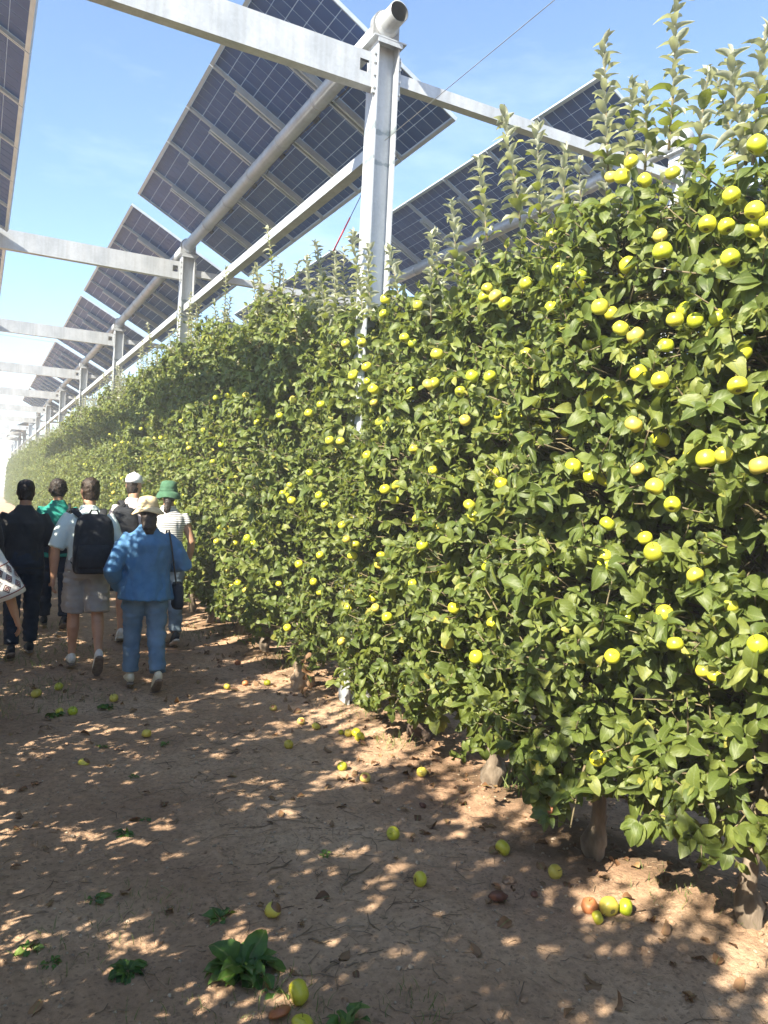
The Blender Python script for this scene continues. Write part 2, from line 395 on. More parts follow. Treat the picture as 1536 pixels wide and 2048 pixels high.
class MB:
    """collects faces of one mesh"""
    def __init__(s):
        s.v, s.f, s.mi = [], [], []
    def face(s, idx, m=0):
        s.f.append(idx); s.mi.append(m)
    def box(s, a, b, m=0, mat=None):
        (x0, y0, z0), (x1, y1, z1) = a, b
        p = [Vector(q) for q in ((x0, y0, z0), (x1, y0, z0), (x1, y1, z0), (x0, y1, z0), (x0, y0, z1), (x1, y0, z1), (x1, y1, z1), (x0, y1, z1))]
        if mat is not None: p = [mat @ q for q in p]
        n = len(s.v); s.v += [tuple(q) for q in p]
        for q in ((0, 3, 2, 1), (4, 5, 6, 7), (0, 1, 5, 4), (1, 2, 6, 5), (2, 3, 7, 6), (3, 0, 4, 7)):
            s.face([n + i for i in q], m)
        return s
    def loft(s, pts, rad, n=10, m=0, side=(1, 0, 0), caps=True, power=2.0):
        """tube through pts; rad: radius or (rx, ry) per point; rx lies along 'side'"""
        pts = [Vector(p) for p in pts]
        k = len(pts); base = len(s.v); sd = Vector(side)
        for i, p in enumerate(pts):
            t = (pts[min(i + 1, k - 1)] - pts[max(i - 1, 0)])
            if t.length < 1e-9: t = Vector((0, 0, 1))
            t.normalize()
            a = sd - t * sd.dot(t)
            if a.length < 1e-3:
                a = Vector((0, 1, 0)) - t * t.y
            a.normalize(); b = t.cross(a)
            r = rad[i]; rx, ry = (r, r) if not hasattr(r, '__len__') else r
            for j in range(n):
                th = 2 * math.pi * j / n
                c, q = math.cos(th), math.sin(th)
                if power != 2.0:
                    c = math.copysign(abs(c) ** (2 / power), c); q = math.copysign(abs(q) ** (2 / power), q)
                s.v.append(tuple(p + a * (rx * c) + b * (ry * q)))
        for i in range(k - 1):
            for j in range(n):
                j2 = (j + 1) % n
                s.face([base + i * n + j, base + i * n + j2, base + (i + 1) * n + j2, base + (i + 1) * n + j], m)
        if caps:
            s.face([base + j for j in range(n)][::-1], m)
            s.face([base + (k - 1) * n + j for j in range(n)], m)
        return s
    def ball(s, c, r, n=12, k=8, m=0):
        c = Vector(c); rx, ry, rz = r if hasattr(r, '__len__') else (r, r, r)
        base = len(s.v)
        s.v.append((c.x, c.y, c.z - rz))
        for i in range(1, k):
            ph = math.pi * i / k
            for j in range(n):
                th = 2 * math.pi * j / n
                s.v.append((c.x + rx * math.sin(ph) * math.cos(th), c.y + ry * math.sin(ph) * math.sin(th), c.z - rz * math.cos(ph)))
        s.v.append((c.x, c.y, c.z + rz)); top = len(s.v) - 1
        for j in range(n):
            s.face([base, base + 1 + (j + 1) % n, base + 1 + j], m)
            s.face([top, top - n + j, top - n + (j + 1) % n], m)
        for i in range(k - 2):
            for j in range(n):
                a = base + 1 + i * n
                s.face([a + j, a + (j + 1) % n, a + n + (j + 1) % n, a + n + j], m)
        return s
    def mesh(s, name, mats, smooth=True):
        me = bpy.data.meshes.new(name)
        me.from_pydata(s.v, [], s.f)
        for mt in (mats if isinstance(mats, (list, tuple)) else [mats]):
            me.materials.append(mt)
        if any(s.mi): me.polygons.foreach_set('material_index', s.mi)
        if smooth: me.polygons.foreach_set('use_smooth', [True] * len(me.polygons))
        me.update()
        return me
    def obj(s, name, mats, parent=None, smooth=True):
        return link(name, s.mesh(name, mats, smooth), parent)

def remeshed(mb, name, mat, voxel=0.012, smooth=5, wrinkle=0.0, wscale=9.0, wstretch=(1, 1, 1), seed=0.0):
    """fuse the lofts of one garment or body into a single continuous skin"""
    me = mb.mesh(name + '_raw', mat)
    o = bpy.data.objects.new(name + '_raw', me)
    COL.objects.link(o)
    md = o.modifiers.new('r', 'REMESH'); md.mode = 'VOXEL'; md.voxel_size = voxel
    ms = o.modifiers.new('s', 'SMOOTH'); ms.factor = 0.6; ms.iterations = smooth
    dg = bpy.context.evaluated_depsgraph_get()
    out = bpy.data.meshes.new_from_object(o.evaluated_get(dg))
    bpy.data.objects.remove(o); bpy.data.meshes.remove(me)
    out.name = name
    if not out.materials: out.materials.append(mat)
    n = len(out.vertices)
    if wrinkle:
        co = np.empty(n * 3); no = np.empty(n * 3)
        out.vertices.foreach_get('co', co); out.vertices.foreach_get('normal', no)
        co = co.reshape(-1, 3); no = no.reshape(-1, 3)
        d = np.empty(n)
        sx, sy, sz = wstretch
        for i, (x, y, z) in enumerate(co):
            p = Vector((x * sx * wscale + seed, y * sy * wscale, z * sz * wscale))
            d[i] = noise.noise(p) + 0.5 * noise.noise(p * 2.3)
        d = np.abs(d) * 1.4 - 0.35
        out.vertices.foreach_set('co', (co + no * (d * wrinkle)[:, None]).ravel())
    out.polygons.foreach_set('use_smooth', [True] * len(out.polygons))
    out.update()
    return out

# leaf prototypes ---------------------------------------------------------------
def leaf_proto(ts, hw, fold, curl, wave, twist, ph):
    v, uv = [], []
    for i, (t, w) in enumerate(zip(ts, hw)):
        zc = -curl * t * t + 0.06 * math.sin(t * 3.0)
        tw = twist * t
        for u in (-1, 0, 1):
            x = u * w; z = abs(u) * w * fold + (wave * math.sin(t * 9 + ph + u * 1.3) * abs(u))
            v.append((x * math.cos(tw) - z * math.sin(tw), t * (1 - 0.25 * curl * t), zc + x * math.sin(tw) + z * math.cos(tw)))
            uv.append((0.5 + 0.5 * u * w / 0.3, t))
    f = []
    for i in range(len(ts) - 1):
        a = i * 3
        f += [(a, a + 1, a + 4, a + 3), (a + 1, a + 2, a + 5, a + 4)]
    return np.array(v), np.array(f), np.array(uv)

TS7, HW7 = (0, 0.10, 0.28, 0.48, 0.68, 0.86, 1.0), (0.015, 0.165, 0.265, 0.295, 0.265, 0.170, 0.012)
TS4, HW4 = (0, 0.18, 0.45, 0.75, 1.0), (0.03, 0.215, 0.29, 0.225, 0.015)
LP_HI = [leaf_proto(TS7, HW7, *a) for a in ((0.35, 0.30, 0.030, 0.3, 0), (0.55, 0.16, 0.045, -0.4, 1), (0.25, 0.5, 0.035, 0.2, 2), (0.7, 0.34, 0.03, 0.6, 3), (0.4, 0.08, 0.06, -0.2, 4), (0.5, 0.62, 0.04, 0.5, 5), (0.9, 0.75, 0.03, 1.2, 6), (0.15, 0.22, 0.08, -0.8, 7))]
LP_LO = [leaf_proto(TS4, HW4, *a) for a in ((0.35, 0.30, 0.03, 0.3, 0), (0.55, 0.16, 0.04, -0.4, 1), (0.25, 0.5, 0.03, 0.2, 2), (0.7, 0.34, 0.03, 0.6, 3))]

LP_SHOOT = [leaf_proto(TS7, [w * 0.66 for w in HW7], *a) for a in ((0.9, 0.28, 0.03, 0.4, 0), (1.1, 0.45, 0.04, -0.5, 1), (0.7, 0.12, 0.05, 0.2, 2), (1.0, 0.60, 0.03, 0.7, 4))]

def leaves_mesh(name, leaves, protos, mats):
    """leaves: list of (pos, dir, normal, length, tint); one joined mesh with 'tint' and uv"""
    N = len(leaves)
    pos = np.array([l[0] for l in leaves], float); d = np.array([l[1] for l in leaves], float); nn = np.array([l[2] for l in leaves], float)
    ln = np.array([l[3] for l in leaves]); ti = np.array([l[4] for l in leaves])
    d /= np.linalg.norm(d, axis=1, keepdims=True) + 1e-9
    x = np.cross(d, nn); x /= np.linalg.norm(x, axis=1, keepdims=True) + 1e-9
    z = np.cross(x, d)
    which = np.arange(N) % len(protos)
    if (ti > 1.2).any():
        which = np.where(ti > 1.2, len(protos) + np.arange(N) % len(LP_SHOOT), which); protos = list(protos) + LP_SHOOT
    V, F, U, T = [], [], [], []; off = 0
    for k, (pv, pf, pu) in enumerate(protos):
        ix = np.nonzero(which == k)[0]
        if len(ix) == 0: continue
        P = (pos[ix, None, :] + ln[ix, None, None] * (pv[None, :, 0:1] * x[ix, None, :] + pv[None, :, 1:2] * d[ix, None, :] + pv[None, :, 2:3] * z[ix, None, :]))
        nv = len(pv)
        V.append(P.reshape(-1, 3))
        F.append((pf[None, :, :] + (off + np.arange(len(ix)) * nv)[:, None, None]).reshape(-1, 4))
        U.append(np.tile(pu, (len(ix), 1))); T.append(np.repeat(ti[ix], nv))
        off += nv * len(ix)
    V = np.vstack(V); F = np.vstack(F); U = np.vstack(U); T = np.concatenate(T)
    me = bpy.data.meshes.new(name)
    me.vertices.add(len(V)); me.vertices.foreach_set('co', V.ravel())
    me.loops.add(F.size); me.loops.foreach_set('vertex_index', F.ravel().astype(np.int32))
    me.polygons.add(len(F)); me.polygons.foreach_set('loop_start', np.arange(0, F.size, 4, dtype=np.int32))
    me.update(calc_edges=True)
    a = me.attributes.new('tint', 'FLOAT', 'POINT'); a.data.foreach_set('value', T.astype(np.float32))
    ul = me.uv_layers.new(name='UVMap'); ul.data.foreach_set('uv', U[F.ravel()].ravel().astype(np.float32))
    me.polygons.foreach_set('use_smooth', [True] * len(F))
    for m in (mats if isinstance(mats, (list, tuple)) else [mats]): me.materials.append(m)
    return me

def single_leaf_mesh(proto, tint, mat):
    return leaves_mesh('leaf', [((0, 0, 0), (0, 1, 0), (0, 0, 1), 1.0, tint)], [proto], mat)

def rv(s=1.0):
    return Vector((random.uniform(-s, s), random.uniform(-s, s), random.uniform(-s, s)))

# ------------------------------------------------------------------ the ground
def gz(x, y):
    z = 0.030 * noise.noise(Vector((x * 0.7, y * 0.7, 1.3))) + 0.014 * noise.noise(Vector((x * 2.6, y * 2.6, 4.1)))
    z += 0.007 * noise.noise(Vector((x * 8.5, y * 8.5, 7.7)))
    z += 0.05 * math.exp(-((x - 2.85) / 0.42) ** 2) * (0.7 + 0.6 * noise.noise(Vector((x, y * 1.1, 9.0))))
    return z

def build_ground():
    def axis(lo, hi, step, far, g=1.22):
        a = list(np.arange(lo, hi, step)); s = step; p = hi
        up = []
        while p < far: up.append(p); s *= g; p += s
        up.append(far); dn = []; s = step; p = lo
        while p > -far:
            s *= g; p -= s; dn.append(max(p, -far))
        return np.array(sorted(set(np.round(dn + a + up, 4))))
    xs = axis(-0.3, 4.3, 0.024, 500); ys = axis(1.3, 8.2, 0.026, 500)
    nx, ny = len(xs), len(ys)
    V = np.empty((ny, nx, 3))
    for j, y in enumerate(ys):
        for i, x in enumerate(xs):
            near = abs(x) < 14 and abs(y) < 40
            z = gz(x, y) if near else 0.0
            if -0.3 < x < 4.3 and 1.3 < y < 8.2:
                p = Vector((x * 24, y * 24, 2.0)); q = noise.noise(p)
                z += 0.0042 * q + 0.0040 * noise.noise(p * 2.1) + max(0, q - 0.38) * 0.020 + 0.006 * noise.noise(Vector((x * 11, y * 11, 5)))
            V[j, i] = (x, y, z)
    idx = np.arange(nx * ny).reshape(ny, nx)
    F = np.stack([idx[:-1, :-1], idx[:-1, 1:], idx[1:, 1:], idx[1:, :-1]], -1).reshape(-1, 4)
    me = bpy.data.meshes.new('ground')
    me.vertices.add(nx * ny); me.vertices.foreach_set('co', V.ravel())
    me.loops.add(F.size); me.loops.foreach_set('vertex_index', F.ravel().astype(np.int32))
    me.polygons.add(len(F)); me.polygons.foreach_set('loop_start', np.arange(0, F.size, 4, dtype=np.int32))
    me.update(calc_edges=True)
    me.polygons.foreach_set('use_smooth', [True] * len(F))
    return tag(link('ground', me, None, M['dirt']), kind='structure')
build_ground()

# ------------------------------------------------------------------ photovoltaic structure
PX, PD, PS, PY = 2.80, 3.485, 6.547, 5.61
TUBE_Z, HALF_W, PITCH_M, TILT = 5.551, 1.000, 1.0065, R(27.69)
PLATE_Z = 5.40

def mesh_post_column():
    b = MB(); h = PLATE_Z - 0.012
    b.box((-0.098, -0.095, -0.3), (-0.086, 0.095, h)); b.box((0.086, -0.095, -0.3), (0.098, 0.095, h))
    b.box((-0.086, -0.005, -0.3), (0.086, 0.005, h))
    return b.mesh('column', M['post'], False)
def mesh_top_plate():
    b = MB(); b.box((-0.145, -0.12, PLATE_Z - 0.012), (0.145, 0.12, PLATE_Z)); 
    b.box((-0.11, -0.118, PLATE_Z - 0.05), (0.11, -0.108, PLATE_Z - 0.013))
    return b.mesh('top_plate', M['steel'], False)
def mesh_housing():
    """upright bearing plate with a round head"""
    b = MB(); n = 16; w = 0.118; base = PLATE_Z + 0.001; cz = TUBE_Z
    prof = [(-w, base), (w, base)] + [(w * math.cos(math.pi * i / n), cz + w * math.sin(math.pi * i / n)) for i in range(n + 1)]
    k = len(prof)
    for y in (-0.03, 0.03):
        b.v += [(x, y, z) for x, z in prof]
    b.face(list(range(k))); b.face(list(range(k, 2 * k))[::-1])
    for i in range(k): j = (i + 1) % k; b.face([i, i + k, j + k, j])
    return b.mesh('bearing_housing', M['cable'], False)
def mesh_collar():
    b = MB(); b.loft([(0, -0.062, TUBE_Z), (0, 0.062, TUBE_Z)], [0.101, 0.101], 20, side=(1, 0, 0)); return b.mesh('bearing_ring', M['steel'])
def mesh_bracket(sx):
    """connection angles and bolt heads on the flanges below the top plate"""
    b = MB()
    b.box((sx * 0.112 - 0.012, -0.075, 4.96), (sx * 0.112 + 0.012, -0.050, 5.30))
    for z in (5.0, 5.1, 5.2, 5.27):
        b.loft([(sx * 0.112, -0.073, z), (sx * 0.112, -0.088, z)], [0.011, 0.011], 6)
    return b.mesh('bracket', M['steel'], False)
POST_PARTS = [('column', mesh_post_column()), ('top_plate', mesh_top_plate()), ('bearing_housing', mesh_housing()), ('bearing_ring', mesh_collar()), ('bracket', mesh_bracket(-1)), ('bracket', mesh_bracket(1))]
me_foot = MB(); me_foot.box((-0.2, -0.2, -0.05), (0.2, 0.2, 0.02)); me_foot = me_foot.mesh('base_plate', M['steel'], False)

def mesh_crossbeam():
    L = PD - 0.2; h = 0.272; b = MB(); hx0, hx1, hz0, hz1 = L - 0.135, L - 0.055, 0.105, 0.20
    for a, c in (((0, 0, 0), (hx0, 0.005, h)), ((hx1, 0, 0), (L, 0.005, h)), ((hx0, 0, 0), (hx1, 0.005, hz0)), ((hx0, 0, hz1), (hx1, 0.005, h))):
        b.box(a, c)
    b.box((0, 0.005, 0), (L, 0.095, 0.005)); b.box((0, 0.005, h - 0.005), (L, 0.095, h))
    b.box((0, 0.090, 0.005), (L, 0.095, 0.035)); b.box((0, 0.090, h - 0.035), (L, 0.095, h - 0.005))
    return b.mesh('crossbeam', M['steel'], False)
def mesh_tie():
    b = MB(); b.box((0, -0.045, 0), (PD - 0.2, 0.045, 0.10)); return b.mesh('tie_beam', M['steel'], False)
def mesh_long(first):
    b = MB(); b.box((-0.05, 0, -0.05), (0.05, PS - 0.19, 0.05)); return b.mesh('rail_beam', M['steel'], False)
ME_CROSS, ME_TIE, ME_LONG = mesh_crossbeam(), mesh_tie(), mesh_long(True)

# solar module (local: x across the slope from -1 to 1, y along the tube 0..1, z normal)
CW, CG = 0.1510, 0.159
ME_CELL = MB().box((-CW / 2, -CW / 2, -0.0045), (CW / 2, CW / 2, 0.0025)).mesh('cell', M['cell'], False)
def cell_spots():
    return [((i - 5.5) * CG + (0.006 if i > 5 else -0.006), 0.496 + (j - 2.5) * CG) for i in range(12) for j in range(6)]
def mesh_cells():
    b = MB()
    for x, y in cell_spots(): b.box((x - CW / 2, y - CW / 2, -0.0045), (x + CW / 2, y + CW / 2, 0.0025))
    return b.mesh('cells', M['cell'], False)
ME_CELLS = mesh_cells()
ME_SHEET = MB().box((-0.982, 0.008, -0.002), (0.982, 0.984, 0.001)).mesh('solar_panel', M['sheet'], False)
def mesh_frame():
    b = MB(); z0, z1 = -0.034, 0.004
    b.box((-HALF_W, 0, z0), (-HALF_W + 0.018, 0.992, z1)); b.box((HALF_W - 0.018, 0, z0), (HALF_W, 0.992, z1))
    b.box((-HALF_W + 0.018, 0, z0), (HALF_W - 0.018, 0.012, z1)); b.box((-HALF_W + 0.018, 0.98, z0), (HALF_W - 0.018, 0.992, z1))
    # return lip underneath
    b.box((-HALF_W + 0.018, 0.012, z0), (-HALF_W + 0.040, 0.98, z0 + 0.003)); b.box((HALF_W - 0.040, 0.012, z0), (HALF_W - 0.018, 0.98, z0 + 0.003))
    return b.mesh('frame', M['alu'], False)
ME_FRAME = mesh_frame()
def mesh_rail():
    b = MB(); L = 0.66
    b.box((-L, -0.045, -0.085), (L, -0.020, -0.036)); b.box((-L, 0.020, -0.085), (L, 0.045, -0.036)); b.box((-L, -0.020, -0.040), (L, 0.020, -0.036))
    return b.mesh('rail', M['alu'], False)
ME_RAIL = mesh_rail()
def mesh_junction():
    b = MB(); b.box((0.06, 0.44, -0.022), (0.15, 0.55, -0.003)); return b.mesh('junction_box', M['black'], False)
ME_JB = mesh_junction()
def mesh_tube(lead):
    b = MB(); n = 24; y0, y1 = -lead, PS - 0.36
    for r, ya, yb in ((0.082, y0, y1),):
        b.loft([(0, ya, 0), (0, yb, 0)], [r, r], n, caps=False); b.loft([(0, ya + 0.0, 0), (0, yb, 0)], [r - 0.006, r - 0.006], n, caps=False)
    k = len(b.v) // 2
    for j in range(n):
        j2 = (j + 1) % n
        b.face([j, k + j, k + j2, j2]); b.face([n + j, n + j2, k + n + j2, k + n + j])
    # U-clamps over the tube at each rail
    for i in range(1, 6):
        y = i * PITCH_M - 0.007
        b.loft([(0, y - 0.02, 0), (0, y + 0.02, 0)], [0.0885, 0.0885], n, caps=True)
    return b.mesh('torque_tube', M['tube'])
ME_TUBE, ME_TUBE0 = mesh_tube(0.36), mesh_tube(0.60)
def mesh_wiring():
    b = MB(); pts = []
    for i in range(6):
        y = i * PITCH_M + 0.5
        for t in (0, 0.25, 0.5, 0.75):
            pts.append((0.115 + 0.02 * math.sin(i * 2.1 + t * 6), y + t * PITCH_M, -0.03 - 0.07 * math.sin(math.pi * t) * (0.6 + 0.4 * math.sin(i * 1.7))))
    b.loft(pts[:-3], [0.006] * (len(pts) - 3), 6)
    return b.mesh('wiring', M['hose'])
ME_WIRING = mesh_wiring()

def solar_table(row, k, label, cells=0, tilt=TILT, group='solar panel tables above the tree rows'):
    x = PX + row * PD; y0 = PY + k * PS + 0.36
    t = empty('solar_table', (x, y0, TUBE_Z), 0, label, 'solar panels', group)
    link('torque_tube', ME_TUBE0 if k == 0 and row == 0 else ME_TUBE, t)
    rot = Matrix.Rotation(tilt, 4, 'Y')
    nrm = rot @ Vector((0, 0, 1))
    off = Matrix.Translation(nrm * 0.165) @ rot
    w_ = link('wiring', ME_WIRING, t); w_.matrix_local = off
    for i in range(6):
        mat = off @ Matrix.Translation((0, i * PITCH_M, 0))
        p = link('solar_panel', ME_SHEET, t); p.matrix_local = mat
        link('frame', ME_FRAME, p); link('junction_box', ME_JB, p)
        if i < cells:
            for cx, cy in cell_spots():
                c = link('cell', ME_CELL, p); c.location = (cx, cy, 0)
        else:
            c = link('cells', ME_CELLS, p); c['kind'] = 'stuff'
        if i < 5:
            r = link('rail', ME_RAIL, t); r.matrix_local = off @ Matrix.Translation((0, (i + 1) * PITCH_M - 0.007, 0))
    return t

def steel_post(row, k, label, group='steel posts standing in the tree rows'):
    t = empty('steel_post', (PX + row * PD, PY + k * PS, 0), 0, label, 'post', group)
    for nme, me in POST_PARTS: link(nme, me, t)
    link('base_plate', me_foot, t)
    return t

post_labels = {(0, 0): 'tall galvanised steel post with scuffed patches and an open pipe end on top',
               (0, 1): 'galvanised steel post rising behind the second crossbeam, next past the open pipe end'}
ORD = ['first', 'second', 'third', 'fourth', 'fifth', 'sixth', 'seventh', 'eighth', 'ninth', 'tenth', 'eleventh', 'twelfth']
for row in range(-1, 4):
    nk = {0: 12, 1: 10}.get(row, 6)
    for k in range(nk):
        lab = post_labels.get((row, k), f'galvanised steel post, {ORD[k]} in the line that starts with the open pipe post' if row == 0 else (f'galvanised post behind the fruit wall, {ORD[k]} of its line, {ORD[row - 1]} line back' if row > 0 else f'galvanised post across the path from the fruit wall, {ORD[k]} of its line'))
        steel_post(row, k, lab)
for k in range(12):
    o = link('crossbeam', ME_CROSS); o.location = (PX - PD + 0.1, PY + k * PS - 0.06, 5.005)
    tag(o, {0: 'broad pale steel crossbeam with square hole joining the post with open pipe', 1: 'steel crossbeam with square hole at the second post'}.get(k, f'steel crossbeam over the path, {ORD[k]} counted from the open pipe post'), 'beam', 'crossbeams over the path')
    if k < 10:
        o = link('tie_beam', ME_TIE); o.location = (PX + 0.1, PY + k * PS, 5.09)
        tag(o, 'thin steel tie beam running from the open pipe post behind the tree tops' if k == 0 else f'thin steel tie beam behind the {ORD[k]} post from the open pipe post', 'beam', 'tie beams behind the tree row')
    o = link('rail_beam', ME_LONG); o.location = (PX, PY + k * PS + 0.095, 4.565)
    tag(o, 'slim sunlit steel beam running lengthwise from the open pipe post' if k == 0 else f'slim lengthwise steel beam past the {ORD[k]} post from the open pipe post', 'beam', 'lengthwise beams along the posts')
for k in range(9):
    if k == 6: continue
    lab = {0: 'tilted table of six solar panels between the open pipe post and the next post', 1: 'tilted table of six solar panels behind the second crossbeam'}.get(k, f'tilted solar panel table, {ORD[k]} in the line that starts at the open pipe' if k < 6 else f'far table of solar panels tilted the opposite way, {ORD[k - 7]} of two')
    solar_table(0, k, lab, 4 if k < 2 else 0, TILT if k < 6 else -TILT)
for k in range(8):
    solar_table(1, k, 'solar panel table behind the tree tops with its bright upper edge' if k == 0 else f'solar panel table behind the fruit wall, {ORD[k]} of its line', 4 if k == 0 else 0)
for k in range(5):
    solar_table(2, k, f'solar panel table two rows behind the fruit wall, {ORD[k]} of its line')
for k in range(4):
    solar_table(-1, k, 'solar panel table over the left of the path, its lower edge against the sky' if k == 0 else f'solar panel table over the other side of the path, {ORD[k]} of its line')

# wires
def wire(name, pts, r, mat, label, cat='wire', group=None):
    b = MB(); b.loft(pts, [r] * len(pts), 6)
    return tag(b.obj(name, mat), label, cat, group)
wire('support_cable', [(PX, PY - 0.09, 4.60), (PX, 0, 4.575), (PX, -4.0, 4.60)], 0.0026, M['cable'], 'thin dark cable stretched from the open pipe post across the blue sky')
ap = empty('anchor_post', (PX, -4.0, 0), 0, 'steel end post holding the stretched cable', 'post')
link('column', MB().box((-0.05, -0.05, -0.2), (0.05, 0.05, 4.7)).mesh('column', M['steel'], False), ap)
rs = empty('tie_rope', (2.8, 5.92, 4.29), 0, 'thin dark cord with a red sleeve hanging beside the post', 'rope')
MB().loft([(0, -0.22, 0.13), (0, 0.0, 0), (0, 0.2, -0.125)], [0.004] * 3, 6).obj('cord', M['cable'], rs)
MB().loft([(0, 0.2, -0.125), (0, 0.55, -0.34)], [0.008] * 2, 6).obj('sleeve', M['red'], rs)
wire('span_wire', [(PX - PD, PY + 2 * PS, 4.95), (PX, PY + 2 * PS, 4.9), (PX + PD, PY + 2 * PS, 4.95)], 0.004, M['cable'], 'thin wire spanning the path in front of the third post')
for i, (x, z) in enumerate(((2.70, 0.50), (2.78, 0.47), (2.92, 0.56))):
    pts = [(x + 0.02 * math.sin(y * 1.7 + i), y, z + 0.03 * math.sin(y * 0.9 + i * 2)) for y in np.arange(-1.5, 44, 0.5)]
    b = MB(); b.loft(pts, [0.011] * len(pts), 6)
    tag(b.obj('drip_hose', M['hose']), ['dark irrigation hose tied along the tree trunks, nearest the path', 'dark irrigation hose running between two others through the trunks', 'dark irrigation hose behind the trunks, highest of the three'][i], 'hose', 'irrigation hoses through the tree row')

# ------------------------------------------------------------------ apples
def mesh_apple(name, mats, n=18, k=12, lump=0.0, seed=0, bite=None, stem=True, squash=1.0):
    b = MB(); r = 1.0
    prof = []
    for i in range(k + 1):
        ph = math.pi * i / k
        rr = math.sin(ph) * (1.0 + 0.10 * math.cos(ph)); z = -math.cos(ph) * 0.90
        z += 0.20 * math.exp(-((ph) / 0.42) ** 2) - 0.30 * math.exp(-((math.pi - ph) / 0.45) ** 2)
        prof.append((rr, z))
    for i, (rr, z) in enumerate(prof):
        if i in (0, k): b.v.append((0, 0, z)); continue
        for j in range(n):
            th = 2 * math.pi * j / n
            q = 1 + 0.035 * math.cos(5 * th) * max(0, -z) + lump * noise.noise(Vector((math.cos(th) * rr * 1.6 + seed, math.sin(th) * rr * 1.6, z * 1.6)))
            p = Vector((rr * q * math.cos(th), rr * q * math.sin(th), z * squash * (1 + lump * 0.7 * noise.noise(Vector((seed, th, z))))))
            if bite:
                c, br = Vector(bite[:3]), bite[3]; dd = p - c
                if dd.length < br: p = c + dd.normalized() * br * (1.0 if dd.length > 1e-6 else 0); p = c - (p - c) * 0.35 if False else p
            b.v.append(tuple(p))
    top = len(b.v) - 1
    cm = 1 if len(mats) > 1 else 0
    for j in range(n):
        b.face([0, 1 + (j + 1) % n, 1 + j], cm)
        b.face([top, top - n + j, top - n + (j + 1) % n], 0)
    for i in range(k - 2):
        for j in range(n):
            a = 1 + i * n; b.face([a + j, a + (j + 1) % n, a + n + (j + 1) % n, a + n + j])
    if stem and cm:
        b.loft([(0, 0, 0.55), (0.04, 0.02, 0.95), (0.12, 0.05, 1.25)], [0.045, 0.04, 0.06], 5, m=1)
    if bite and cm:
        pass
    return b.mesh(name, mats)
ME_APPLE = [mesh_apple('apple', [M['apple'], M['calyx']], lump=0.05, seed=s, squash=q) for s, q in ((0, 1.06), (3, 1.12), (7, 1.0), (9, 1.08))]
ME_APPLE += [mesh_apple('apple', [M['apple_green'], M['calyx']], lump=0.07, seed=4 + q, squash=1.0 + 0.05 * q) for q in range(3)] + [mesh_apple('apple', [M['apple_dull'], M['calyx']], lump=0.06, seed=14)]

# apples seen on the fruit wall: image positions, set into the crown at their real depth
def img_ray(u, v):
    f = 1528.8
    q = Vector(((u - 768) / f, (1024 - v) / f, -1.0))
    return (cam.matrix_world.to_3x3() @ q)
def on_wall(u, v, x):
    d = img_ray(u, v); t = x / d.x
    return Vector((0, 0, CAM_H)) + d * t
def on_ground(u, v):
    d = img_ray(u, v); p = Vector((0, 0, CAM_H)); t = -CAM_H / d.z
    q = p + d * t
    for _ in range(3):
        t = (gz(q.x, q.y) - CAM_H) / d.z; q = p + d * t
    return q
TREE_APPLES = [(1262,323),(1245,352),(1222,353),(1345,345),(1290,360),(1515,288),(1462,390),(1415,447),(1452,452),(1510,420),(1508,458),(1535,440),(1460,515),(975,577),(969,594),(990,592),(1010,607),(1052,566),(1103,615),(1132,601),(1156,570),(1200,613),(1222,626),(1242,656),(1270,670),(1350,638),(1390,640),(1436,635),(1178,692),(1205,682),(1052,708),(980,753),(945,752),(867,766),(893,806),(1475,770),(1215,805),(1180,797),(1000,830),(1050,836),(1075,858),(1268,848),(1527,800),(1277,745),(733,733),(709,746),(735,762),(747,778),(748,805),(768,628),(836,610),(771,598),(492,790),(455,791),(550,800),(560,831),(618,826),(407,860),(828,898),(799,892),(735,910),(1385,910),(1412,916),(1446,909),(1520,930),(1147,932),(1113,915),(1180,952),(1227,943),(1275,938),(1310,972),(1345,1008),(985,946),(1003,966),(905,956),(935,949),(866,940),(880,890),(455,978),(580,970),(566,986),(620,946),(835,1037),(1000,1090),(1080,1080),(977,1132),(1085,1130),(1080,1202),(1210,1112),(1235,1095),(684,1050),(701,1040),(693,1078),(710,1089),(705,1111),(598,1128),(558,1168),(640,1185),(627,1163),(700,1187),(825,1167),(871,1141),(751,1215),(888,1240),(575,1255),(683,1282),(986,1246),(895,1286),(1350,1287),(1225,1312),(1515,1288),(1408,1341),(1430,1350),(1130,1406),(1195,1516),(372,1153),(360,1131),(490,1180),(470,1086),(341,920),(517,1258),(1120,1346),(1160,550),(1105,470),(1320,470),(930,840),(790,1000),(845,1090),(1110,1030),(1290,1075),(1390,1150),(1330,1225),(1255,1235),(1460,1210),(650,1010),(615,1020),(530,1010),(640,1110),(760,1130),(940,1010),(1090,760),(1320,760),(1130,860)]

# ------------------------------------------------------------------ apple trees
def outward_leaf(pos, base_dir, size, tint, droop=0.45, face=None):
    d = (base_dir.normalized() + Vector((0, 0, -droop)) + rv(0.7)).normalized()
    n = Vector((-0.25, -0.1, 0.6)) + rv(0.6)
    if face is not None: n = n + face
    return (tuple(pos), tuple(d), tuple(n), size, tint)

def rand_tint(light=0.0):
    t = min(0.96, max(0.0, random.gauss(0.42 + light, 0.20)))
    if random.random() < 0.012: t = 1.0
    return t

